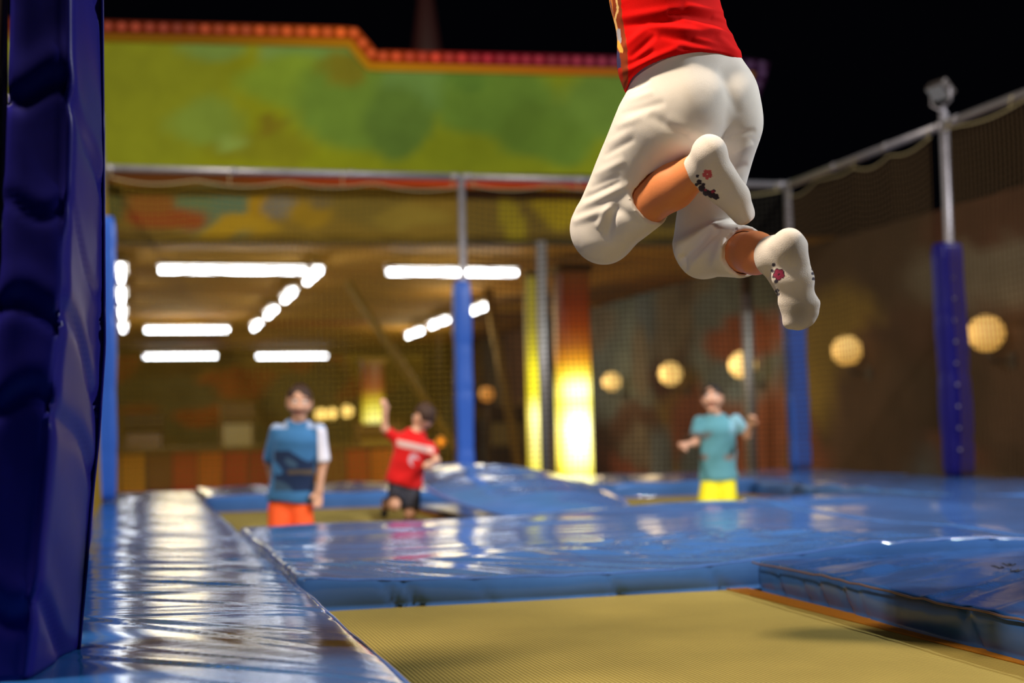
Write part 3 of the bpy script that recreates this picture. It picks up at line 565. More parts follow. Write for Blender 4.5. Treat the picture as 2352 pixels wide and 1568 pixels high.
# steel frames under the pads
fr = thing('support_structure', (3, 6, GZ), 'dark steel frame that carries pads and trampoline beds', 'frame')
for lo, hi in (((LX0+0.05, -1.4), (LX1-0.06, 12.8)), ((LX1-0.05, CY0+0.1), (6.25, CY1-0.08)), ((2.1, 1.4), (3.15, CY0-0.05)), ((LX1-0.05, 10.8), (6.25, 12.8)), ((2.02, CY1), (3.02, 10.78)), ((4.85, CY1), (6.25, 10.78)), ((4.78, 1.4), (6.25, CY0))):
    pymesh('frame_box', *box((lo[0], lo[1], GZ), (hi[0], hi[1], BZ-0.003), 0.01), FRAME_M, fr, smooth=False)

# ------------------------------------------------------------------ fence: posts, rails, nets
FX0, FX1, FYB, RZ = -0.25, 6.33, 12.9, 2.83
def floodlight(t, x, y, z, target, lens):
    d = unit(np.array(target)-np.array((x, y, z))); s = unit(np.cross(d, (0, 0, 1))); u = np.cross(s, d); c = np.array((x, y, z))
    b = pymesh('flood_housing', *obox(c, (s, u, d), (0.10, 0.075, 0.04), 0.012), STEEL_D, t, smooth=False)
    o = pymesh('lens', *obox(c+d*0.042, (s, u, d), (0.088, 0.062, 0.004), 0.002), lens, None, smooth=False)
    o.parent = b; o.location = tuple(-np.array(t.location)); 
    for sg_ in (-1, 1): pymesh('bracket', *tube([c+s*0.11*sg_, c+s*0.115*sg_-np.array((0, 0, 0.1)), c-np.array((0, 0, 0.17))], 0.009, 6), STEEL, t)
def rbox_ring(cx, cy, hx, hy, z, rr, n=5):
    out = []
    for qx, qy, a0 in ((1, 1, 0), (-1, 1, 90), (-1, -1, 180), (1, -1, 270)):
        for k in range(n):
            a = R(a0+90*k/(n-1)); out.append((cx+qx*(hx-rr)+rr*math.cos(a), cy+qy*(hy-rr)+rr*math.sin(a), z))
    return out
def loft_rings(rings, cap=True):
    n = len(rings[0]); V = [p for r in rings for p in r]; F = [(i*n+k, i*n+(k+1) % n, (i+1)*n+(k+1) % n, (i+1)*n+k) for i in range(len(rings)-1) for k in range(n)]
    if cap: F += [tuple(range(n))[::-1], tuple((len(rings)-1)*n+k for k in range(n))]
    return np.array(V), F
def padded_post(x, y, label, hx=0.085, hy=0.085, off=(0, 0), top=1.87, lean=0.0, pole_r=0.036, pole_top=RZ, m=V_POSTF, seed=0, knobs=0, z0=0.0):
    t = thing('padded_post', (x, y, z0), label, 'post', 'padded fence posts'); r = np.random.RandomState(seed); rings = []
    pinch = [0.25+0.5*k+0.1*r.rand() for k in range(5)]
    for i in range(49):
        v = i/48; z = z0+0.012+v*(top-z0); s = 1+0.03*math.sin(z*9+seed)-0.10*sum(math.exp(-((z-p)/0.03)**2) for p in pinch)*0.5; s *= (0.82+0.18*min(1, min(v, 1-v)*30))
        k = (1-v)*lean
        rings.append(rbox_ring(x+off[0]+k, y+off[1], hx*s, hy*s, z, hx*0.32))
    cv = pymesh('pad_cover', *loft_rings(rings), m, t)
    pymesh('pole', *tube([(x, y, BZ), (x, y, pole_top)], pole_r, 12), STEEL, t)
    for k in range(knobs):                                       # lacing knobs down the seam of the cover
        z = 0.22+k*0.17; pymesh('lacing_knot', *ball((x+off[0]-hx*0.2, y+off[1]-hy-0.004, z), 0.011, 8, 5), STEEL, t)
    return t
p_mid = aty(1066, 700, FYB-0.02); p_c = (FX1, FYB); 
padded_post(p_mid[0], FYB, 'mid blue padded post of the back fence, in front of the fluorescent lights', off=(-0.03, -0.05), hx=0.08, seed=1, top=1.83)
padded_post(FX1, FYB, 'blue padded post where the back fence meets the right fence', off=(-0.01, -0.04), hx=0.095, seed=2, top=1.9, lean=0.03)
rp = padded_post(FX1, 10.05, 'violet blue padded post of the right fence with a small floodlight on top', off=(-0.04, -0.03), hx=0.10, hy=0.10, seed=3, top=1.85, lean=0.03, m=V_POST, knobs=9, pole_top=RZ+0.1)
pymesh('light_stem', *tube([(FX1, 10.05, RZ+0.05), (FX1, 10.05, RZ+0.16)], 0.018, 8), STEEL, rp)
floodlight(rp, FX1-0.05, 10.0, RZ+0.27, (3, 9.5, 0), LENS_OFF)
padded_post(FX0+0.015, 10.7, 'bright blue padded post of the left fence, beyond the near left post', off=(0.035, 0), hx=0.085, seed=4, top=2.05, m=V_POSTF)
padded_post(FX0, 6.0, 'blue padded post of the left fence just behind the near left post', off=(0.02, 0), hx=0.07, seed=5, top=1.3, m=V_POST)
padded_post(FX0, FYB, 'blue padded post at the far left corner of the fence', off=(0, -0.03), hx=0.07, seed=6, top=1.8)
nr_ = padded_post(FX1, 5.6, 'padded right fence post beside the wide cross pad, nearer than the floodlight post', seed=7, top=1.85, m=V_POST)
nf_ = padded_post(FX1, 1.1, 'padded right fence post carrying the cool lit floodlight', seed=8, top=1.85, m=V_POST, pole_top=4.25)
floodlight(nf_, FILL_P[0], FILL_P[1]-0.12, FILL_P[2], (1.8, 5.2, 0.2), LENS_M)
# the near left post: a tall pinched vinyl cover round a steel pole
nl = thing('padded_post', (-0.2, 3.05, 0), 'huge dark blue padded post at the left edge with pinched glossy vinyl cover', 'post', 'padded fence posts')
pins = [(1.13, 0.030, 1.0), (0.70, 0.028, 0.9), (0.525, 0.03, 0.8), (0.135, 0.03, 1.0), (0.9, 0.02, 0.4), (1.55, 0.03, 1.0), (1.9, 0.03, 0.8)]
rings = []; NS = 26
zs_ = np.linspace(0.0, 2.15, 190)
for z in zs_:
    A = np.array([np.interp(z, [0, .15, .4, .65, .9, 1.3, 2.2], [-.195, -.180, -.154, -.125, -.114, -.112, -.112]), 2.86])
    B = np.array([np.interp(z, [0, .15, .3, .45, .65, 1.0, 2.2], [-.117, -.104, -.092, -.076, -.0625, -.063, -.068]), 3.22])
    D = np.array([np.interp(z, [0, .4, .8, 1.3, 2.2], [-.310, -.276, -.243, -.228, -.228]), 2.87]); E_ = np.array([D[0]+0.02, 3.21])
    q = [A, B, E_, D]; P = []
    for k in range(4):
        a, b = q[k], q[(k+1) % 4]; nrm = unit((b[1]-a[1], -(b[0]-a[0])))
        nseg = 22 if k in (0, 2) else 10
        for i in range(nseg):
            t = i/nseg; e = min(t, 1-t); rr = 0.03/np.linalg.norm(b-a); inset = 0.010*max(0, 1-e/rr)**2
            pt = a+(b-a)*t-nrm*inset
            dent = 0.0
            for zp, w, am in pins:
                zz = zp-0.16*(t if k == 0 else 0)*(1 if k == 0 else 0) + (0.02*math.sin(5*t+zp*9))
                dent += am*(0.0085*math.exp(-((z-zz)/(w*0.7))**2)-0.003*math.exp(-((z-zz-w*1.6)/(w*1.2))**2))
            bul = 0.004*math.sin(z*7+k)+0.0012*math.sin(z*19+t*6+k*2)
            P.append((*(pt+nrm*(bul-dent)), z))
    rings.append(P)
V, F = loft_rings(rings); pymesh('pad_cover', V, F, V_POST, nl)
edge_ring = [r[22] for r in rings]; pymesh('seam', *tube([np.array(p)+(0.003, 0, 0) for p in edge_ring[::2]], 0.0035, 6), V_POST, nl)
pymesh('pole', *tube([(-0.19, 3.05, 2.1), (-0.19, 3.05, 3.6), (-0.6, 2.95, 4.25), (-0.92, 2.85, 4.34)], 0.03, 10), STEEL_D, nl)
floodlight(nl, KEY_P[0]-0.06, KEY_P[1]-0.08, KEY_P[2]+0.1, (1.5, 4.6, 0.4), LENS_M)
pole2 = thing('slim_pole', (-0.262, 2.86, 0), 'slim dark brown pole at the left edge of the near left post', 'pole')
pymesh('tube', *tube([(-0.2475, 2.96, 0.0), (-0.2475, 2.96, 2.9)], 0.0095, 10), mat('brown_pole', (52, 34, 24), 0.5), pole2)
# rails
def rail(a, b, label, r=0.034):
    t = thing('top_rail', a, label, 'rail', 'steel rails along the top of the fence'); pymesh('tube', *tube([a, b], r, 12), STEEL, t)
    for k in (0.02, 0.35, 0.68, 0.98):
        p = np.array(a)+(np.array(b)-np.array(a))*k; d = unit(np.array(b)-np.array(a)); pymesh('clamp', *tube([p-d*0.03, p+d*0.03], r+0.005, 12), STEEL, t)
rail((FX0, FYB, RZ), (p_mid[0]+0.0, FYB, RZ), 'pale steel rail on top of the back fence, left of the mid post')
rail((p_mid[0], FYB, RZ+0.001), (FX1, FYB, RZ+0.001), 'pale steel rail on top of the back fence, right of the mid post')
rail((FX1, FYB, RZ), (FX1, 10.05, RZ), 'steel rail on top of the right fence, between corner and floodlight post')
rail((FX1, 10.05, RZ+0.001), (FX1, 1.1, RZ+0.001), 'steel rail on top of the right fence, nearer than the floodlight post')
rail((FX0, FYB, RZ-0.04), (FX0, 3.1, RZ-0.04), 'steel rail on top of the left fence behind the near left post')
def net(a, b, z0, z1, m, label, seed, cell=0.0545, th=0.0041, sag=0.05, inward=(0, -1), spans=2):
    """Square-mesh net from a to b: every twine is a thin square tube that follows the hang of the net."""
    a, b = np.array(a, float), np.array(b, float); L = np.linalg.norm(b-a); d = (b-a)/L; inn = np.array([*inward, 0.0])
    n1, n2 = Sines(seed, 1.6, dim=2), Sines(seed+1, 2.6, dim=2)
    def hang(S, H):
        P2 = np.stack([S, H], 1); v = (H-z0)/(z1-z0); sc = np.abs(np.sin(np.pi*S/L*spans*2))
        z = H-sag*sc*v**2-0.05*v*np.abs(n1(P2))*np.clip(v*1.4, 0, 1)-0.02*n2(P2)*np.sin(np.pi*v.clip(0, 1))
        off = 0.05*np.sin(np.pi*v.clip(0, 1))*n1(P2)+0.02*n2(P2)*v
        s = S+0.025*n2(P2[:, ::-1])*np.sin(np.pi*(S/L).clip(0, 1))
        return np.stack([a[0]+d[0]*s, a[1]+d[1]*s, z], 1)+inn*off[:, None]
    V, F = [], []; base = 0
    def strand(S, H, thk):
        nonlocal base
        P = hang(S, H); k = len(P)
        o = np.array([d[0], d[1], 0])*thk if abs(S[-1]-S[0]) < 1e-6 else np.array([0, 0, thk]); q = inn*thk
        V.append(np.stack([P+o, P+q, P-o, P-q], 1).reshape(-1, 3)); i = np.arange(k-1)[:, None]*4+base
        F.append(np.concatenate([np.stack([i[:, 0]+c, i[:, 0]+(c+1) % 4, i[:, 0]+4+(c+1) % 4, i[:, 0]+4+c], 1) for c in range(4)])); base += 4*k
    for s in np.arange(0.0, L, cell): h = np.linspace(z0, z1, 26); strand(np.full(26, s), h, th)
    ns = int(L/0.09)
    for h in np.arange(z0+cell, z1-0.01, cell): strand(np.linspace(0, L, ns), np.full(ns, h), th)
    V = np.concatenate(V); F = np.concatenate(F)
    t = thing('safety_net', (a[0], a[1], z0), label, 'net', 'safety nets round the trampolines'); o = pymesh('mesh_twine', V, F, m, t, smooth=False); o['kind'] = 'stuff'
    ns = int(L/0.06); S = np.linspace(0, L, ns); P = hang(S, np.full(ns, z1)); pymesh('edge_rope', *tube(P, 0.0065, 6), NETEDGE, t)
    for s in np.linspace(0.05, L-0.05, max(3, int(L/0.7))):
        q = hang(np.array([s]), np.array([z1]))[0]; pymesh('tie', *tube([q, (q[0]-inn[0]*0.02, q[1]-inn[1]*0.02, RZ)], 0.005, 5), NETEDGE, t)
net((FX0+0.02, FYB-0.06), (p_mid[0]-0.05, FYB-0.06), 0.0, RZ-0.05, NETM, 'back safety net left of the mid fence post', 3)
net((p_mid[0]+0.05, FYB-0.06), (FX1-0.1, FYB-0.06), 0.0, RZ-0.05, NETM_D, 'back safety net between the mid post and the corner post', 5)
net((FX1-0.06, FYB-0.1), (FX1-0.06, 10.15), 0.0, RZ-0.05, NETM_R, 'right safety net between the corner post and the floodlight post', 7, inward=(-1, 0))
net((FX1-0.06, 9.95), (FX1-0.06, 5.7), 0.0, RZ-0.05, NETM_R, 'right safety net nearer than the floodlight post', 9, inward=(-1, 0))
net((FX0+0.03, 3.4), (FX0+0.03, 10.6), 0.0, RZ-0.09, NETM, 'left safety net between the near left post and the bright blue post', 11, inward=(1, 0), cell=0.06)
net((FX0+0.03, 10.8), (FX0+0.03, FYB-0.1), 0.0, RZ-0.09, NETM, 'left safety net between the bright blue post and the far left corner', 13, inward=(1, 0))

# ------------------------------------------------------------------ people: one smooth implicit body each, clothes as parts
def cap(a, b, ra, rb=None, ax=None, k=1.0, clip=None, sub=False): return dict(a=np.asarray(a, float), b=np.asarray(b, float), ra=ra, rb=ra if rb is None else rb, ax=None if ax is None else unit(ax), k=k, clip=clip, sub=sub)
def chain(pts, rad, ax=None, k=1.0): return [cap(pts[i], pts[i+1], rad[i], rad[i+1], ax, k) for i in range(len(pts)-1)]
def ell(c, axes, radii, sub=False): return dict(e=np.asarray(c, float), M=np.array([unit(a)/r for a, r in zip(axes, radii)]), rm=min(radii), rM=max(radii), sub=sub)
def sdf(p, P):
    if 'e' in p:
        q = (P-p['e']) @ p['M'].T; n = np.sqrt((q**2).sum(-1))+1e-9; return (n-1)*p['rm']
    ab = p['b']-p['a']; L2 = ab @ ab; t = np.clip(((P-p['a']) @ ab)/L2, 0, 1) if L2 > 1e-12 else np.zeros(P.shape[:-1])
    v = P-(p['a']+t[..., None]*ab)
    if p['ax'] is not None: c = v @ p['ax']; v = v+((1/p['k']-1)*c)[..., None]*p['ax']
    d = np.sqrt((v**2).sum(-1))-(p['ra']+(p['rb']-p['ra'])*t)
    for (o, n) in p['clip'] or []: d = np.maximum(d, (P-o) @ n)
    return d
def bounds(p):
    if 'e' in p: return p['e']-p['rM'], p['e']+p['rM']
    r = max(p['ra'], p['rb'])*max(1, p['k']); return np.minimum(p['a'], p['b'])-r, np.maximum(p['a'], p['b'])+r
def surface(prims, h, k=0.02):
    """Smooth union of the prims, turned into a mesh by surface nets."""
    B = [bounds(p) for p in prims if not p['sub']]; lo = np.min([b[0] for b in B], 0)-4*h; hi = np.max([b[1] for b in B], 0)+4*h
    n = np.ceil((hi-lo)/h).astype(int)+1; F = np.full(n, 1.0, np.float32); G = [lo[i]+h*np.arange(n[i]) for i in range(3)]
    for p in sorted(prims, key=lambda q: q['sub']):
        b = bounds(p); m = k+3*h; i0 = np.maximum(((b[0]-m-lo)/h).astype(int), 0); i1 = np.minimum(((b[1]+m-lo)/h).astype(int)+2, n)
        if (i1 <= i0).any(): continue
        P = np.stack(np.meshgrid(*[G[i][i0[i]:i1[i]] for i in range(3)], indexing='ij'), -1); d = sdf(p, P); s = np.s_[i0[0]:i1[0], i0[1]:i1[1], i0[2]:i1[2]]; f = F[s]
        if p['sub']: F[s] = np.maximum(f, -d)
        else:
            w = np.clip(0.5+0.5*(d-f)/k, 0, 1); F[s] = np.where(f > 0.9, np.minimum(d, 1.0), d*(1-w)+f*w-k*w*(1-w))
    return nets(F, lo, h)
def nets(F, lo, h):
    N = np.array(F.shape); In = F < 0; c = np.zeros(N-1, np.uint8)
    sl = lambda d: tuple(slice(o, n-1+o) for o, n in zip(d, N))
    C8 = [(i, j, k) for i in (0, 1) for j in (0, 1) for k in (0, 1)]
    for d in C8: c += In[sl(d)]
    act = (c > 0) & (c < 8); idx = np.argwhere(act); ids = -np.ones(N-1, int); ids[act] = np.arange(len(idx))
    S, n = np.zeros((len(idx), 3)), np.zeros(len(idx))
    for d in C8:
        for a in range(3):
            if d[a]: continue
            e = list(d); e[a] = 1; p, q = idx+np.array(d), idx+np.array(e); f0, f1 = F[tuple(p.T)], F[tuple(q.T)]; m = (f0 < 0) != (f1 < 0)
            t = np.where(m, f0/(np.where(m, f0-f1, 1)), 0); pt = np.array(d)+t[:, None]*(np.array(e)-np.array(d)); S[m] += pt[m]; n[m] += 1
    V = lo+h*(idx+S/n[:, None]); Q = []
    for a in range(3):
        s0 = [slice(None)]*3; s1 = [slice(None)]*3; s0[a] = slice(0, N[a]-1); s1[a] = slice(1, N[a]); x = In[tuple(s0)] != In[tuple(s1)]
        g = np.argwhere(x); b1, b2 = [(1, 2), (2, 0), (0, 1)][a]; g = g[(g[:, b1] > 0) & (g[:, b2] > 0) & (g[:, b1] < N[b1]-1) & (g[:, b2] < N[b2]-1)]
        e1, e2 = np.eye(3, dtype=int)[b1], np.eye(3, dtype=int)[b2]
        q = np.stack([ids[tuple((g-e1-e2).T)], ids[tuple((g-e2).T)], ids[tuple(g.T)], ids[tuple((g-e1).T)]], 1); fl = In[tuple(g.T)]; q[~fl] = q[~fl][:, ::-1]; Q.append(q)
    Q = np.concatenate(Q); return V, Q[(Q >= 0).all(1)]
def relax(V, F, it=2, w=0.5):
    for _ in range(it):
        A, n = np.zeros_like(V), np.zeros(len(V))
        for a, b in ((0, 1), (1, 2), (2, 3), (3, 0)):
            np.add.at(A, F[:, a], V[F[:, b]]); np.add.at(A, F[:, b], V[F[:, a]]); np.add.at(n, F[:, a], 1); np.add.at(n, F[:, b], 1)
        V = V*(1-w)+w*A/np.maximum(n, 1)[:, None]
    return V
def normals(V, F):
    n = np.cross(V[F[:, 2]]-V[F[:, 0]], V[F[:, 3]]-V[F[:, 1]]); N = np.zeros_like(V)
    for i in range(4): np.add.at(N, F[:, i], n)
    return N/(np.linalg.norm(N, axis=1)[:, None]+1e-12)
def project(V):
    q = V-CAM; z = q @ AX_F; return np.stack([CXP+FPX*(q @ AX_R)/z, CYP-FPX*(q @ AX_U)/z], 1)
def body_part(name, prims, h, k, m, parent, folds=None, col=None, it=2):
    V, F = surface(prims, h, k); V = relax(V, F, it)
    if folds is not None:
        N = normals(V, F); V = V+N*folds(V, N)[:, None]; V = relax(V, F, 1, 0.3)
    return pymesh(name, V, F, m, parent, col=None if col is None else col(V, normals(V, F)))
def hand(w, d, n, s, side, curl=0.5):
    d = unit(d); n = unit(np.asarray(n, float)-d*np.dot(n, d)); sd = np.cross(n, d)*side
    P = [cap(w-d*0.01*s, w+d*0.075*s, 0.018*s, 0.02*s, sd, 1.75)]
    for i, L in enumerate((0.066, 0.076, 0.070, 0.054)):
        a = w+d*0.088*s+sd*(0.028-0.0185*i)*s; d1 = unit(d*math.cos(curl*0.5)+n*math.sin(curl*0.5)+sd*(0.08-0.06*i)); d2 = unit(d*math.cos(curl*1.4)+n*math.sin(curl*1.4)); b = a+d1*L*0.55*s
        P += [cap(a-d*0.02*s, b, 0.0098*s, 0.0088*s), cap(b, b+d2*L*0.5*s, 0.0088*s, 0.0075*s)]
    a = w+d*0.025*s+sd*0.026*s; b = a+unit(d*0.6+sd*0.75+n*0.25)*0.045*s; P += [cap(a, b, 0.012*s, 0.0105*s), cap(b, b+unit(d*0.9+sd*0.35+n*0.35)*0.03*s, 0.0102*s, 0.0085*s)]
    return P
def head(c, f, u, s):
    f = unit(f); u = unit(np.asarray(u, float)-f*np.dot(u, f)); sd = np.cross(f, u); c = np.asarray(c, float)
    P = [ell(c, (sd, f, u), (0.074*s, 0.092*s, 0.098*s)), cap(c-u*0.035*s+f*0.02*s, c-u*0.092*s+f*0.048*s, 0.052*s, 0.03*s, sd, 1.15), cap(c+f*0.085*s-u*0.002*s, c+f*0.103*s-u*0.034*s, 0.009*s, 0.0125*s)]
    for g in (-1, 1): P.append(ell(c+sd*g*0.074*s-u*0.012*s-f*0.005*s, (sd, f, u), (0.010*s, 0.02*s, 0.03*s))); P.append(cap(c+sd*g*0.032*s+f*0.078*s-u*0.028*s, c+sd*g*0.045*s+f*0.06*s-u*0.035*s, 0.02*s))
    return P, (f, u, sd, c)
def face(parent, fr, s, hair, fall=0.0):
    f, u, sd, c = fr
    for g in (-1, 1):
        e = c+sd*g*0.031*s+f*0.082*s+u*0.006*s; o = pymesh('eye', *ball(e, 0.0125*s, 10, 7), EYE_W, parent); o2 = pymesh('iris', *ball(e+f*0.008*s, 0.0065*s, 8, 5), EYE_D, None); o2.parent = o; o2.location = tuple(-np.array(parent.location))
        pymesh('eyebrow', *tube([e+u*0.022*s-sd*g*0.014*s+f*0.006*s, e+u*0.026*s+f*0.006*s, e+u*0.02*s+sd*g*0.018*s-f*0.003*s], 0.0035*s, 6), hair, parent)
    V, F = ball((0, 0, 0), 1, 12, 7); V = c+f*0.082*s-u*0.062*s+V[:, :1]*sd*0.024*s+V[:, 1:2]*f*0.008*s+V[:, 2:]*u*0.007*s; pymesh('mouth', V, F, LIP, parent)
    P = [ell(c+u*0.014*s-f*0.014*s, (sd, f, u), (0.082*s, 0.098*s, 0.1*s)), ell(c+f*0.105*s-u*0.045*s, (sd, f, u), (0.072*s, 0.078*s, 0.1*s), True), cap(c-u*0.14*s+f*0.05*s, c-u*0.075*s+f*0.0*s, 0.075*s, sub=True)]
    if fall: P += [cap(c+u*0.05*s-f*0.1*s, c+u*0.0*s-f*0.15*s, 0.03*s, 0.04*s), cap(c+u*0.0*s-f*0.15*s, c-u*fall*s-f*0.16*s, 0.04*s, 0.015*s)]
    nz = Sines(9, 90); body_part('hair', P, 0.006*s, 0.012, hair, parent, lambda V, N: 0.003*s*nz(V))

# ---- the jumping woman, seen from behind
D0 = 3.42
def J(px, py, dd=0.0): return at(px, py, D0+dd)
wo = thing('person', J(1600, 230), 'woman in red shirt, white cropped trousers and printed socks jumping, seen from behind', 'person')
U_, W_, D_ = AX_R, AX_U, AX_F
FAC = unit(-0.42*U_+0.9*D_)                                       # where she faces: away and a little to the left
SIDE = unit(np.cross(FAC, W_))
hipL, hipR, knL, knR, anL, anR = J(1508, 290, 0), J(1664, 285, .04), J(1385, 528, .13), J(1618, 572, .17), J(1612, 385, -.12), J(1777, 585, -.14)
def foot_left(g=0.0): return [cap(J(1616, 388, -.12), J(1628, 350, -.155), .037+g, .036+g), ell(J(1629, 352, -.155), (U_, W_, D_), (.037+g, .04+g, .037+g)), cap(J(1629, 355, -.15), J(1688, 452, -.10), .034+g, .033+g), cap(J(1612, 400, -.10), J(1668, 455, -.06), .03+g, .026+g), cap(J(1640, 425, -.11), J(1684, 455, -.09), .034+g, .034+g),
                                cap(J(1688, 452, -.10), J(1706, 488, -.08), .031+g, .025+g), cap(J(1703, 484, -.10), J(1713, 500, -.095), .014+g, .012+g), cap(J(1692, 488, -.09), J(1700, 500, -.085), .014+g, .012+g), cap(J(1712, 476, -.08), J(1720, 494, -.07), .014+g, .011+g)]
def foot_right(g=0.0):
    P = [cap(J(1777, 586, -.14), J(1806, 572, -.17), .041+g, .038+g), ell(J(1812, 562, -.19), (U_, W_, D_), (.036+g, .039+g, .036+g)), cap(J(1812, 566, -.18), J(1822, 640, -.17), .027+g, .0265+g, U_, 1.6), cap(J(1822, 640, -.17), J(1836, 697, -.16), .0265+g, .025+g, U_, 1.72),
         cap(J(1783, 600, -.13), J(1826, 690, -.13), .034+g, .026+g, U_, 1.2), cap(J(1835, 697, -.16), J(1836, 728, -.155), .022+g, .016+g, U_, 1.9)]
    for x, y, r in ((1814, 741, .0175), (1834, 746, .0135), (1848, 742, .0125), (1860, 733, .0115), (1869, 719, .0105)): P.append(cap(J(1834+(x-1834)*0.8, y-22, -.158), J(x, y, -.160), r+g, r*0.9+g))
    return P
shL, shR, elL, elR, wrL, wrR = J(1395, -262, -.02), J(1590, -255, .08), J(1318, -470, .10), J(1700, -465, .18), J(1385, -690, .2), J(1650, -690, .24)
hp, hfr = head(J(1462, -440, .12), FAC+0.15*W_, W_, 0.95)
skin = hp + hand(wrL, W_+0.2*U_, FAC, 0.9, 1) + hand(wrR, W_-0.2*U_, FAC, 0.9, -1) + [cap(anL, J(1634, 365, -.14), .03, .024), cap(J(1634, 365, -.14), J(1690, 455, -.10), .022, .018), cap(anR, J(1812, 570, -.165), .03, .022), cap(J(1812, 570, -.165), J(1834, 700, -.15), .016, .014)]
skin += [cap(J(1480, -300, .05), J(1466, -395, .09), .05, .048)] + chain([shL, elL, wrL], (.046, .037, .025)) + chain([shR, elR, wrR], (.046, .037, .025))
skin += chain([J(1590, 230, .01), J(1530, 20, .02), J(1500, -150, .04), J(1487, -260, .04)], (.092, .078, .09, .075), SIDE, 1.4)
skin += [cap(hipL, knL, .085, .058), cap(hipR, knR, .075, .055)]
skin += chain([knL, J(1465, 482, .05), J(1545, 428, -.04), anL], (.055, .053, .052, .038)) + chain([knR, J(1690, 578, .05), J(1735, 581, -.06), anR], (.052, .050, .0475, .039))
body_part('body', skin, 0.0058, 0.022, SKIN, wo)
nzp = [Sines(41, 38), Sines(42, 85)]
FOLDS_P = [  # (x0, y0, x1, y1, half width px, height m): crests and troughs of the trousers
    (1322, 508, 1405, 478, 9, .007), (1330, 480, 1440, 425, 10, .006), (1345, 455, 1420, 420, 7, -.006), (1375, 520, 1408, 468, 9, .008), (1395, 545, 1412, 475, 9, -.008), (1405, 470, 1470, 512, 10, -.004), (1420, 500, 1450, 540, 14, .004), (1345, 560, 1440, 560, 18, .003),
    (1440, 232, 1496, 212, 8, .003), (1428, 262, 1520, 236, 9, -.0035), (1420, 290, 1470, 268, 9, .003), (1400, 330, 1450, 300, 9, .0025), (1390, 356, 1452, 322, 7, -.003), (1450, 205, 1490, 184, 6, -.0035), (1370, 400, 1430, 370, 9, .004), (1360, 430, 1420, 405, 8, -.004),
    (1655, 165, 1692, 255, 12, -.003), (1500, 268, 1600, 330, 12, -.005), (1540, 280, 1650, 330, 16, .003),
    (1560, 600, 1625, 530, 10, -.012), (1548, 560, 1640, 515, 9, .008), (1585, 615, 1640, 548, 10, .008), (1600, 585, 1650, 530, 8, -.008), (1640, 612, 1660, 545, 11, .006), (1665, 600, 1672, 540, 8, -.006), (1690, 560, 1690, 620, 8, .004), (1560, 590, 1575, 618, 10, -.008), (1630, 520, 1700, 508, 8, .006), (1650, 505, 1720, 500, 6, -.005),
    (1725, 330, 1690, 350, 8, .004), (1730, 300, 1680, 315, 7, -.004), (1715, 380, 1670, 400, 8, -.003)]
def fold_fun(folds, nz, base=0.0012):
    def f(V, N):
        p = project(V); face_c = np.clip(-(N*unit(AX_F)).sum(1)*1.6+0.35, 0, 1); d = np.zeros(len(V))
        for x0, y0, x1, y1, w, a in folds:
            dx, dy = x1-x0, y1-y0; L2 = dx*dx+dy*dy; t = ((p[:, 0]-x0)*dx+(p[:, 1]-y0)*dy)/L2; tc = np.clip(t, 0, 1)
            dist = np.hypot(p[:, 0]-x0-tc*dx, p[:, 1]-y0-tc*dy); d += 1.05*a*np.exp(-(dist/w)**2)*np.sqrt(np.clip(np.sin(np.pi*np.clip(t*0.8+0.1, 0, 1)), 0, 1))
        return d*face_c+base*nz[0](V)+base*0.4*nz[1](V)
    return f
cufL, cufR = J(1491, 456, .02), J(1712, 579, .005); dL, dR = unit(anL-knL), unit(anR-knR)
pants = [cap(J(1562, 118, .02), J(1588, 235, .02), .1075, .118, SIDE, 1.36), ell(J(1564, 258, -.03), (U_, W_, D_), (.122, .118, .10)), ell(J(1672, 255, .02), (U_, W_, D_), (.079, .125, .09)), cap(J(1620, 250, .02), J(1640, 300, .05), .09, .07),
         cap(hipL, J(1385, 520, .13), .102, .077), cap(J(1510, 300, -.02), J(1450, 400, .04), .088, .07), cap(hipR, J(1612, 560, .17), .090, .070),
         cap(J(1385, 526, .13), J(1387, 534, .125), .076), cap(J(1390, 530, .12), cufL+dL*0.03, .073, .066, clip=[(cufL, dL)]), cap(J(1618, 572, .165), J(1619, 575, .16), .069), cap(J(1618, 574, .155), cufR+dR*0.03, .067, .0625, clip=[(cufR, dR)])]
pants += [cap(cufL-dL*0.05, cufL+dL*0.05, .0565, .0555, sub=True), cap(cufR-dR*0.05, cufR+dR*0.05, .0525, .0515, sub=True)]
body_part('trousers', pants, 0.0042, 0.022, PANTS, wo, fold_fun(FOLDS_P, nzp), it=3)
for nm, c, d, r in (('cuff_hem', cufL, dL, .0668), ('cuff_hem', cufR, dR, .063)):
    s = unit(np.cross(d, (0, 0, 1))); q = np.cross(s, d); V, F = tube([c-d*0.022+r*(math.cos(a)*s+math.sin(a)*q) for a in np.linspace(0, 2*math.pi, 40)[:-1]], 0.0012, 5, closed=True); pymesh(nm, V, F, PANTS, wo)
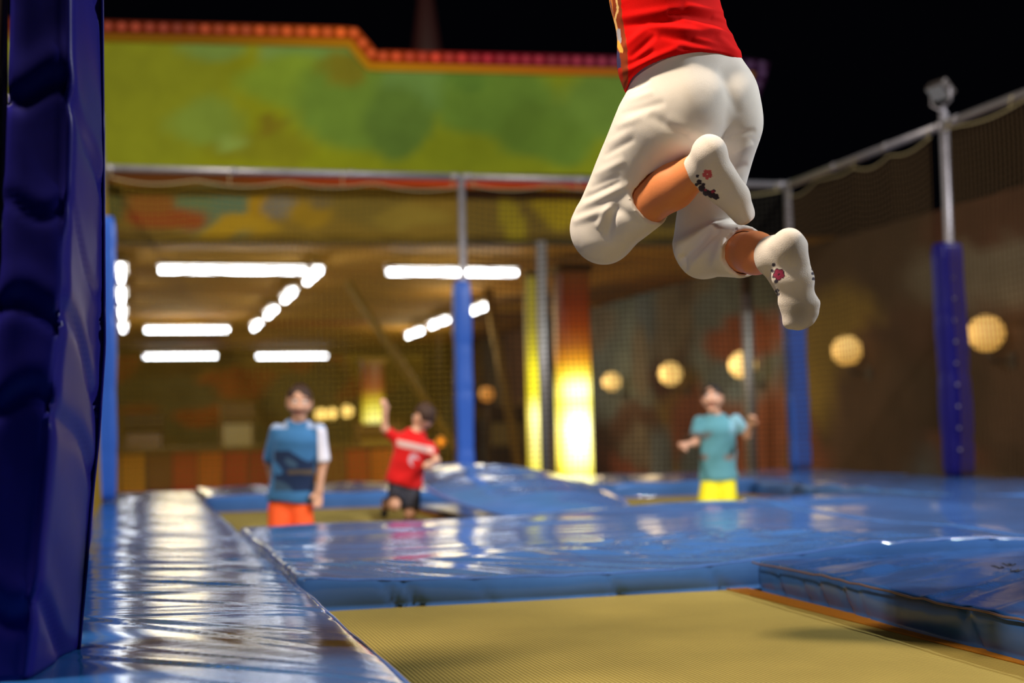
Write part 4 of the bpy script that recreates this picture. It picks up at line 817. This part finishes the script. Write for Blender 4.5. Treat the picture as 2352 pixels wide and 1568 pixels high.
# shirt with its hem
Lp, Mp, Rp = J(1420, 214, .0), J(1595, 104, -.115), J(1716, 163, .05); hn = unit(np.cross(Rp-Lp, Mp-Lp)); hn = hn if hn[2] < 0 else -hn
hem = [(Lp, hn)]
def T(a, b, ra, rb, k=1.38): return cap(a, b, ra, rb, SIDE, k, clip=hem)
shirt = [T(J(1588, 265, .02), J(1562, 150, .015), .118, .112), T(J(1562, 150, .015), J(1528, 10, .02), .112, .099), T(J(1528, 10, .02), J(1500, -150, .04), .099, .105), T(J(1500, -150, .04), J(1487, -255, .04), .105, .085, 1.55)]
shirt += [cap(shL, shL+(elL-shL)*0.62, .056, .056), cap(shR, shR+(elR-shR)*0.62, .056, .056), cap(shL+(elL-shL)*0.6, elL, .05, .049, sub=True), cap(shR+(elR-shR)*0.6, elR, .05, .049, sub=True),
          cap(J(1480, -318, .06), J(1460, -420, .10), .058, .062, sub=True), cap(J(1592, 255, .02), J(1570, 175, .015), .110, .1065, SIDE, 1.38, sub=True)]
FOLDS_S = [(1430, 165, 1560, 108, 8, .004), (1445, 150, 1500, 118, 7, -.006), (1436, 110, 1480, 70, 9, .006), (1450, 130, 1500, 85, 7, -.006), (1490, 60, 1650, 75, 9, .005), (1520, 82, 1690, 112, 8, -.004), (1540, 30, 1660, 48, 9, -.006), (1580, 15, 1665, 28, 8, .005), (1600, 55, 1680, 82, 8, .005),
           (1430, 40, 1560, 20, 10, .004), (1440, 60, 1560, 45, 8, -.005), (1640, 40, 1672, 48, 7, .006), (1650, 85, 1700, 130, 8, .005), (1560, 110, 1700, 140, 5, -.003), (1600, 90, 1700, 118, 7, .004)]
PRINT = [((1396, -160), (1412, 40), (1424, 110), (1426, 190), 17, (140, 58, 28)), ((1398, -20), (1402, 20), (1406, 62), 6, (206, 124, 52)), ((1412, -40), (1416, 0), (1419, 22), (1412, 46), (1420, 78), 2.2, (232, 190, 120)), ((1420, 70), (1423, 94), 4.5, (166, 162, 168)),
         ((1410, 60), (1414, 92), (1410, 112), 4, (226, 150, 70)), ((1418, 98), (1427, 116), 5, (242, 176, 76)), ((1400, 50), (1408, 84), (1414, 112), 2.4, (74, 26, 22)), ((1417, 122), (1421, 158), 6, (62, 56, 92)), ((1424, 160), (1426, 182), 5, (176, 40, 20)), ((1404, -60), (1408, -10), 5, (240, 200, 130))]
def shirt_col(V, N):
    p = project(V); C = np.tile(np.array(lin((220, 8, 4))), (len(V), 1)); front = (V-J(1555, 100, .02)) @ FAC
    m = front > -0.03
    for q in PRINT:
        pts, r, rgb = q[:-2], q[-2], q[-1]; d = np.full(len(V), 1e9)
        for (xa, ya), (xb, yb) in zip(pts, pts[1:]):
            L2 = (xb-xa)**2+(yb-ya)**2; t = np.clip(((p[:, 0]-xa)*(xb-xa)+(p[:, 1]-ya)*(yb-ya))/L2, 0, 1); d = np.minimum(d, np.hypot(p[:, 0]-xa-t*(xb-xa), p[:, 1]-ya-t*(yb-ya)))
        C[m & (d < r)] = lin(rgb)
    wide = (front > 0.03) & (p[:, 1] > -200) & (p[:, 1] < 190); v = Sines(77, 40)(V); C[wide & (v > 0.7)] = lin((226, 160, 70)); C[wide & (v < -0.9)] = lin((70, 60, 100))
    return C
body_part('shirt', shirt, 0.0032, 0.02, REDSHIRT, wo, fold_fun(FOLDS_S, [Sines(51, 30), Sines(52, 70)], 0.0016), shirt_col, 3)
# socks with their print
def petals(p, cx, cy, r, n=5):
    d = np.full(len(p), 9.9)
    for k in range(n): a = 6.28*k/n+0.4; d = np.minimum(d, np.hypot(p[:, 0]-cx-r*0.62*math.cos(a), p[:, 1]-cy-r*0.62*math.sin(a))/(r*0.48))
    return d
def sock_base(p, V): return np.tile(np.array(lin((222, 212, 200))), (len(V), 1))
def sock_l(V, N):
    p = project(V); C = sock_base(p, V); f = (N @ AX_F) < 0.3
    m = (petals(p, 1625, 400, 11) < 1) & f; C[m] = lin((196, 84, 92))
    for x, y, r in ((1606, 418, 6), (1612, 432, 8), (1622, 442, 8), (1634, 446, 9), (1645, 452, 7), (1602, 404, 4), (1616, 424, 4), (1640, 438, 4), (1600, 424, 4)): C[(np.hypot(p[:, 0]-x, p[:, 1]-y) < r) & f] = lin((44, 34, 50))
    for x, y, r in ((1637, 440, 4), (1620, 436, 3)): C[(np.hypot(p[:, 0]-x, p[:, 1]-y) < r) & f] = lin((150, 40, 66))
    return C
def sock_r(V, N):
    p = project(V); C = sock_base(p, V); f = (N @ AX_F) < 0.6
    d = petals(p, 1789, 630, 12); C[(d < 1.25) & f] = lin((50, 22, 36)); C[(d < 0.9) & f] = lin((136, 36, 66))
    for x, y, r in ((1777, 608, 4), (1774, 622, 4), (1783, 646, 5), (1785, 668, 5), (1787, 676, 4), (1776, 636, 3), (1867, 628, 4), (1869, 640, 4), (1866, 618, 3)): C[(np.hypot(p[:, 0]-x, p[:, 1]-y) < r) & f] = lin((48, 40, 58))
    sole_shade = np.exp(-(((p[:, 0]-1836)/38)**2+((p[:, 1]-715)/42)**2))+0.8*np.exp(-(((p[:, 0]-1815)/26)**2+((p[:, 1]-570)/32)**2)); sole_shade *= (N @ AX_F) < -0.2  # shade on ball and heel of the sole, darkened into the sock colour
    return C*(1-0.5*sole_shade.clip(0, 1))[:, None]
cl, cr_ = J(1600, 393, -.105), J(1771, 584, -.125)
nzs = [Sines(61, 60), Sines(62, 140)]
body_part('sock', foot_left(0.0)+[cap(cl, anL, .0405, .040, clip=[(cl, -dL)])], 0.0024, 0.016, SOCK, wo, lambda V, N: 0.0008*nzs[0](V)+0.0004*nzs[1](V), sock_l)
body_part('sock', foot_right(0.0)+[cap(cr_, anR, .0425, .0425, clip=[(cr_, -dR)])], 0.0024, 0.014, SOCK, wo, lambda V, N: 0.0008*nzs[0](V)+0.0004*nzs[1](V), sock_r)
face(wo, hfr, 0.95, HAIR_B, 0.2)

# ---- three children bouncing behind
def child(label, Y, jt, f, s, hair, shirt_rgb, shorts_rgb, shirt_paint, sleeve=0.55, hem_up=0.0, sock_rgb=None, wscale=1.0):
    """jt: joint name -> (px, py, extra depth): read at the child's distance and turned into points of the place."""
    dep = float((aty(jt['pelvis'][0], jt['pelvis'][1], Y)-CAM) @ AX_F)
    q = {k: at(v[0], v[1], dep+(v[2] if len(v) > 2 else 0)) for k, v in jt.items()}
    t = thing('person', q['pelvis'], label, 'person', 'children bouncing on the far trampolines')
    up = unit(q['neck']-q['pelvis']); f = unit(f); sd = np.cross(f, (0, 0, 1)); axs = unit(q['shoulder_a']-q['shoulder_b'])
    hp, fr = head(q['head'], f, up*0.4+np.array((0, 0, 1))*0.6, s)
    tor = [q['pelvis'], q['pelvis']*0.5+q['chest']*0.5, q['chest'], q['chest']*0.35+q['neck']*0.65]; tr = np.array([.075, .068, .078, .058])*s*wscale
    P = hp+chain(tor, tr, axs, 1.5)+[cap(tor[-1], q['neck'], .045*s, .04*s), cap(q['neck'], q['head'], .038*s, .04*s)]
    for a in 'ab':
        P += chain([q['shoulder_'+a], q['elbow_'+a], q['wrist_'+a]], (.037*s, .029*s, .021*s)) + hand(q['wrist_'+a], unit(q['wrist_'+a]-q['elbow_'+a]), f, 0.72*s, 1 if a == 'a' else -1, 0.7)
        P += chain([q['hip_'+a], q['knee_'+a], q['ankle_'+a]], (.062*s, .044*s, .03*s)); fd = q.get('toe_'+a); fd = unit(fd-q['ankle_'+a]) if fd is not None else unit(f*0.9-np.array((0, 0, .2)))
        P += [cap(q['ankle_'+a]-fd*0.03*s-np.array((0, 0, .025))*s, q['ankle_'+a]+fd*0.10*s-np.array((0, 0, .035))*s, .028*s, .024*s), cap(q['ankle_'+a], q['ankle_'+a]-np.array((0, 0, .03))*s, .03*s)]
    body_part('body', P, 0.0062, 0.018, SKIN_K, t)
    hm = q['pelvis']-up*(0.02-hem_up); S = [dict(c) for c in chain([q['pelvis']-up*0.1]+tor, np.r_[.100, .098, .092, .098, .066]*s*wscale, axs, 1.5)]
    for c in S: c['clip'] = [(hm, -up)]
    for a in 'ab': S.append(cap(q['shoulder_'+a], q['shoulder_'+a]+(q['elbow_'+a]-q['shoulder_'+a])*sleeve, .05*s, .05*s)); S.append(cap(q['shoulder_'+a]+(q['elbow_'+a]-q['shoulder_'+a])*(sleeve-0.02), q['elbow_'+a], .04*s, sub=True))
    S += [cap(q['neck']+up*0.01, q['head'], .055*s, .07*s, sub=True), cap(hm-up*0.1, hm+up*0.03, .09*s, .086*s, axs, 1.5, sub=True)]
    nz = Sines(int(Y*10), 28)
    body_part('shirt', S, 0.0062, 0.016, CLOTH_A, t, lambda V, N: 0.004*nz(V), lambda V, N: shirt_paint(project(V), V, N, np.tile(np.array(lin(shirt_rgb)), (len(V), 1))))
    # knitted collar
    ring = [q['neck']-up*0.012+0.056*s*(math.cos(a)*axs*1.05+math.sin(a)*f)-up*0.03*s*max(0, math.sin(a)) for a in np.linspace(0, 2*math.pi, 25)[:-1]]; pymesh('collar', *tube(ring, 0.010*s, 6, closed=True), COLLAR[label[:4]], t)
    Z = [cap(q['pelvis']+up*0.02, q['hip_a']*0.5+q['hip_b']*0.5-up*0.03, .084*s, .086*s, axs, 1.45)]
    for a in 'ab': e = q['hip_'+a]+(q['knee_'+a]-q['hip_'+a])*0.85; dd = unit(q['knee_'+a]-q['hip_'+a]); Z += [cap(q['hip_'+a], e+dd*0.03, .074*s, .078*s, clip=[(e, dd)]), cap(e-dd*0.03, e+dd*0.05, .066*s, sub=True)]
    body_part('shorts', Z, 0.0062, 0.016, mat('shorts_cloth', shorts_rgb, 0.85), t, lambda V, N: 0.003*nz(V))
    if sock_rgb:
        for a in 'ab':
            k, an = q['knee_'+a], q['ankle_'+a]; fd = q.get('toe_'+a); fd = unit(fd-an) if fd is not None else unit(f)
            body_part('sock', [cap(an+(k-an)*0.3, an, .036*s, .035*s), cap(an-fd*0.03*s-np.array((0, 0, .025))*s, an+fd*0.10*s-np.array((0, 0, .035))*s, .032*s, .028*s)], 0.006, 0.014, mat('sock_cloth', sock_rgb, 0.85), t)
    face(t, fr, s, hair)
    return t
COLLAR = {'boy ': mat('collar_white', (225, 225, 230), 0.8), 'chil': mat('collar_red', (170, 20, 20), 0.8), 'smal': mat('collar_yellow', (226, 220, 130), 0.8)}
def p1(p, V, N, C):
    v = Sines(91, 34)(V); front = N[:, 1] < 0.35
    sl = (p[:, 0] > 730); C[sl & (p[:, 1] < 1068) & (p[:, 1] > 960)] = lin((226, 224, 238))
    sh = (p[:, 1] < 984) & ((p[:, 0] < 660) | (p[:, 0] > 706)); C[sh] = lin((160, 176, 206))
    m = front & (p[:, 1] > 1035) & (p[:, 1] < 1128) & (p[:, 0] > 630) & (p[:, 0] < 722); C[m & (v > -0.5)] = lin((26, 44, 78)); C[m & (v > 0.9)] = lin((58, 84, 110))
    C[front & (np.abs(p[:, 1]-1022) < 12) & (v > 0.4) & (p[:, 0] < 710) & (p[:, 0] > 640)] = lin((96, 92, 116)); C[front & (np.abs(p[:, 1]-1084) < 5) & (np.abs(p[:, 0]-690) < 30)] = lin((96, 84, 70)); return C
def p2(p, V, N, C):
    d = p[:, 1]-(1014+0.22*(p[:, 0]-900)); C[(np.abs(d) < 8) & (p[:, 0] > 912) & (p[:, 0] < 996)] = lin((205, 170, 165)); C[(np.hypot(p[:, 0]-950, (p[:, 1]-1056)*0.8) < 12) & (Sines(93, 90)(V) > -0.2)] = lin((190, 150, 160)); return C
def p3(p, V, N, C):
    v = Sines(95, 34)(V); front = N[:, 1] < 0.3; C[front & (np.abs(p[:, 1]-1000) < 9) & (v > 0)] = lin((96, 104, 108)); C[front & (np.abs(p[:, 1]-1030) < 18) & (v > 0.3)] = lin((44, 66, 70)); C[front & (np.abs(p[:, 1]-1050) < 6) & (v > -0.4)] = lin((122, 108, 104))
    C[(p[:, 0] > 1676) & (p[:, 1] < 995)] = lin((122, 168, 186)); return C
child('boy in blue vest with white sleeve and orange shorts on far left trampoline', K1Y, dict(
    head=(688, 922), neck=(686, 968), chest=(682, 1010), pelvis=(668, 1142), shoulder_a=(636, 990), shoulder_b=(732, 990), elbow_a=(618, 1062, .06), elbow_b=(742, 1064), wrist_a=(628, 1120, .12), wrist_b=(733, 1128, -.05),
    hip_a=(644, 1166), hip_b=(692, 1166), knee_a=(640, 1238, -.16), knee_b=(698, 1240, -.16), ankle_a=(644, 1298, -.02), ankle_b=(692, 1298, -.02)), (-0.1, -1, -0.15), 0.95, HAIR_B, (58, 112, 162), (226, 80, 14), p1, 0.85)
child('child in red shirt with pale stripe and dark shorts, one arm raised, seen from behind', 9.0, dict(
    head=(974, 956), neck=(958, 988), chest=(946, 1020), pelvis=(928, 1104), shoulder_a=(906, 1004), shoulder_b=(986, 1026), elbow_a=(884, 985, -.02), elbow_b=(1003, 1058, -.06), wrist_a=(884, 948, -.04), wrist_b=(992, 1064, -.14),
    hip_a=(914, 1122), hip_b=(944, 1124), knee_a=(906, 1160, -.12), knee_b=(942, 1180, -.06), ankle_a=(886, 1152, .10), ankle_b=(946, 1240, .05), toe_a=(880, 1182, .16)), (-0.55, 0.8, -0.1), 0.78, HAIR_B, (196, 16, 16), (34, 34, 46), p2, 0.6, 0.0, (36, 36, 48))
child('small child in teal shirt and yellow shorts, both arms bent, on far right trampoline', K3Y, dict(
    head=(1636, 914), neck=(1642, 950), chest=(1648, 988), pelvis=(1650, 1094), shoulder_a=(1606, 968), shoulder_b=(1690, 966), elbow_a=(1598, 1016, -.02), elbow_b=(1716, 1000, -.02), wrist_a=(1574, 1022, -.14), wrist_b=(1724, 974, -.10),
    hip_a=(1632, 1108), hip_b=(1668, 1108), knee_a=(1624, 1176, -.16), knee_b=(1672, 1176, -.16), ankle_a=(1632, 1226, 0), ankle_b=(1668, 1226, 0)), (-0.5, -1, 0.1), 0.92, HAIR_D, (86, 142, 156), (216, 204, 10), p3, 0.6)
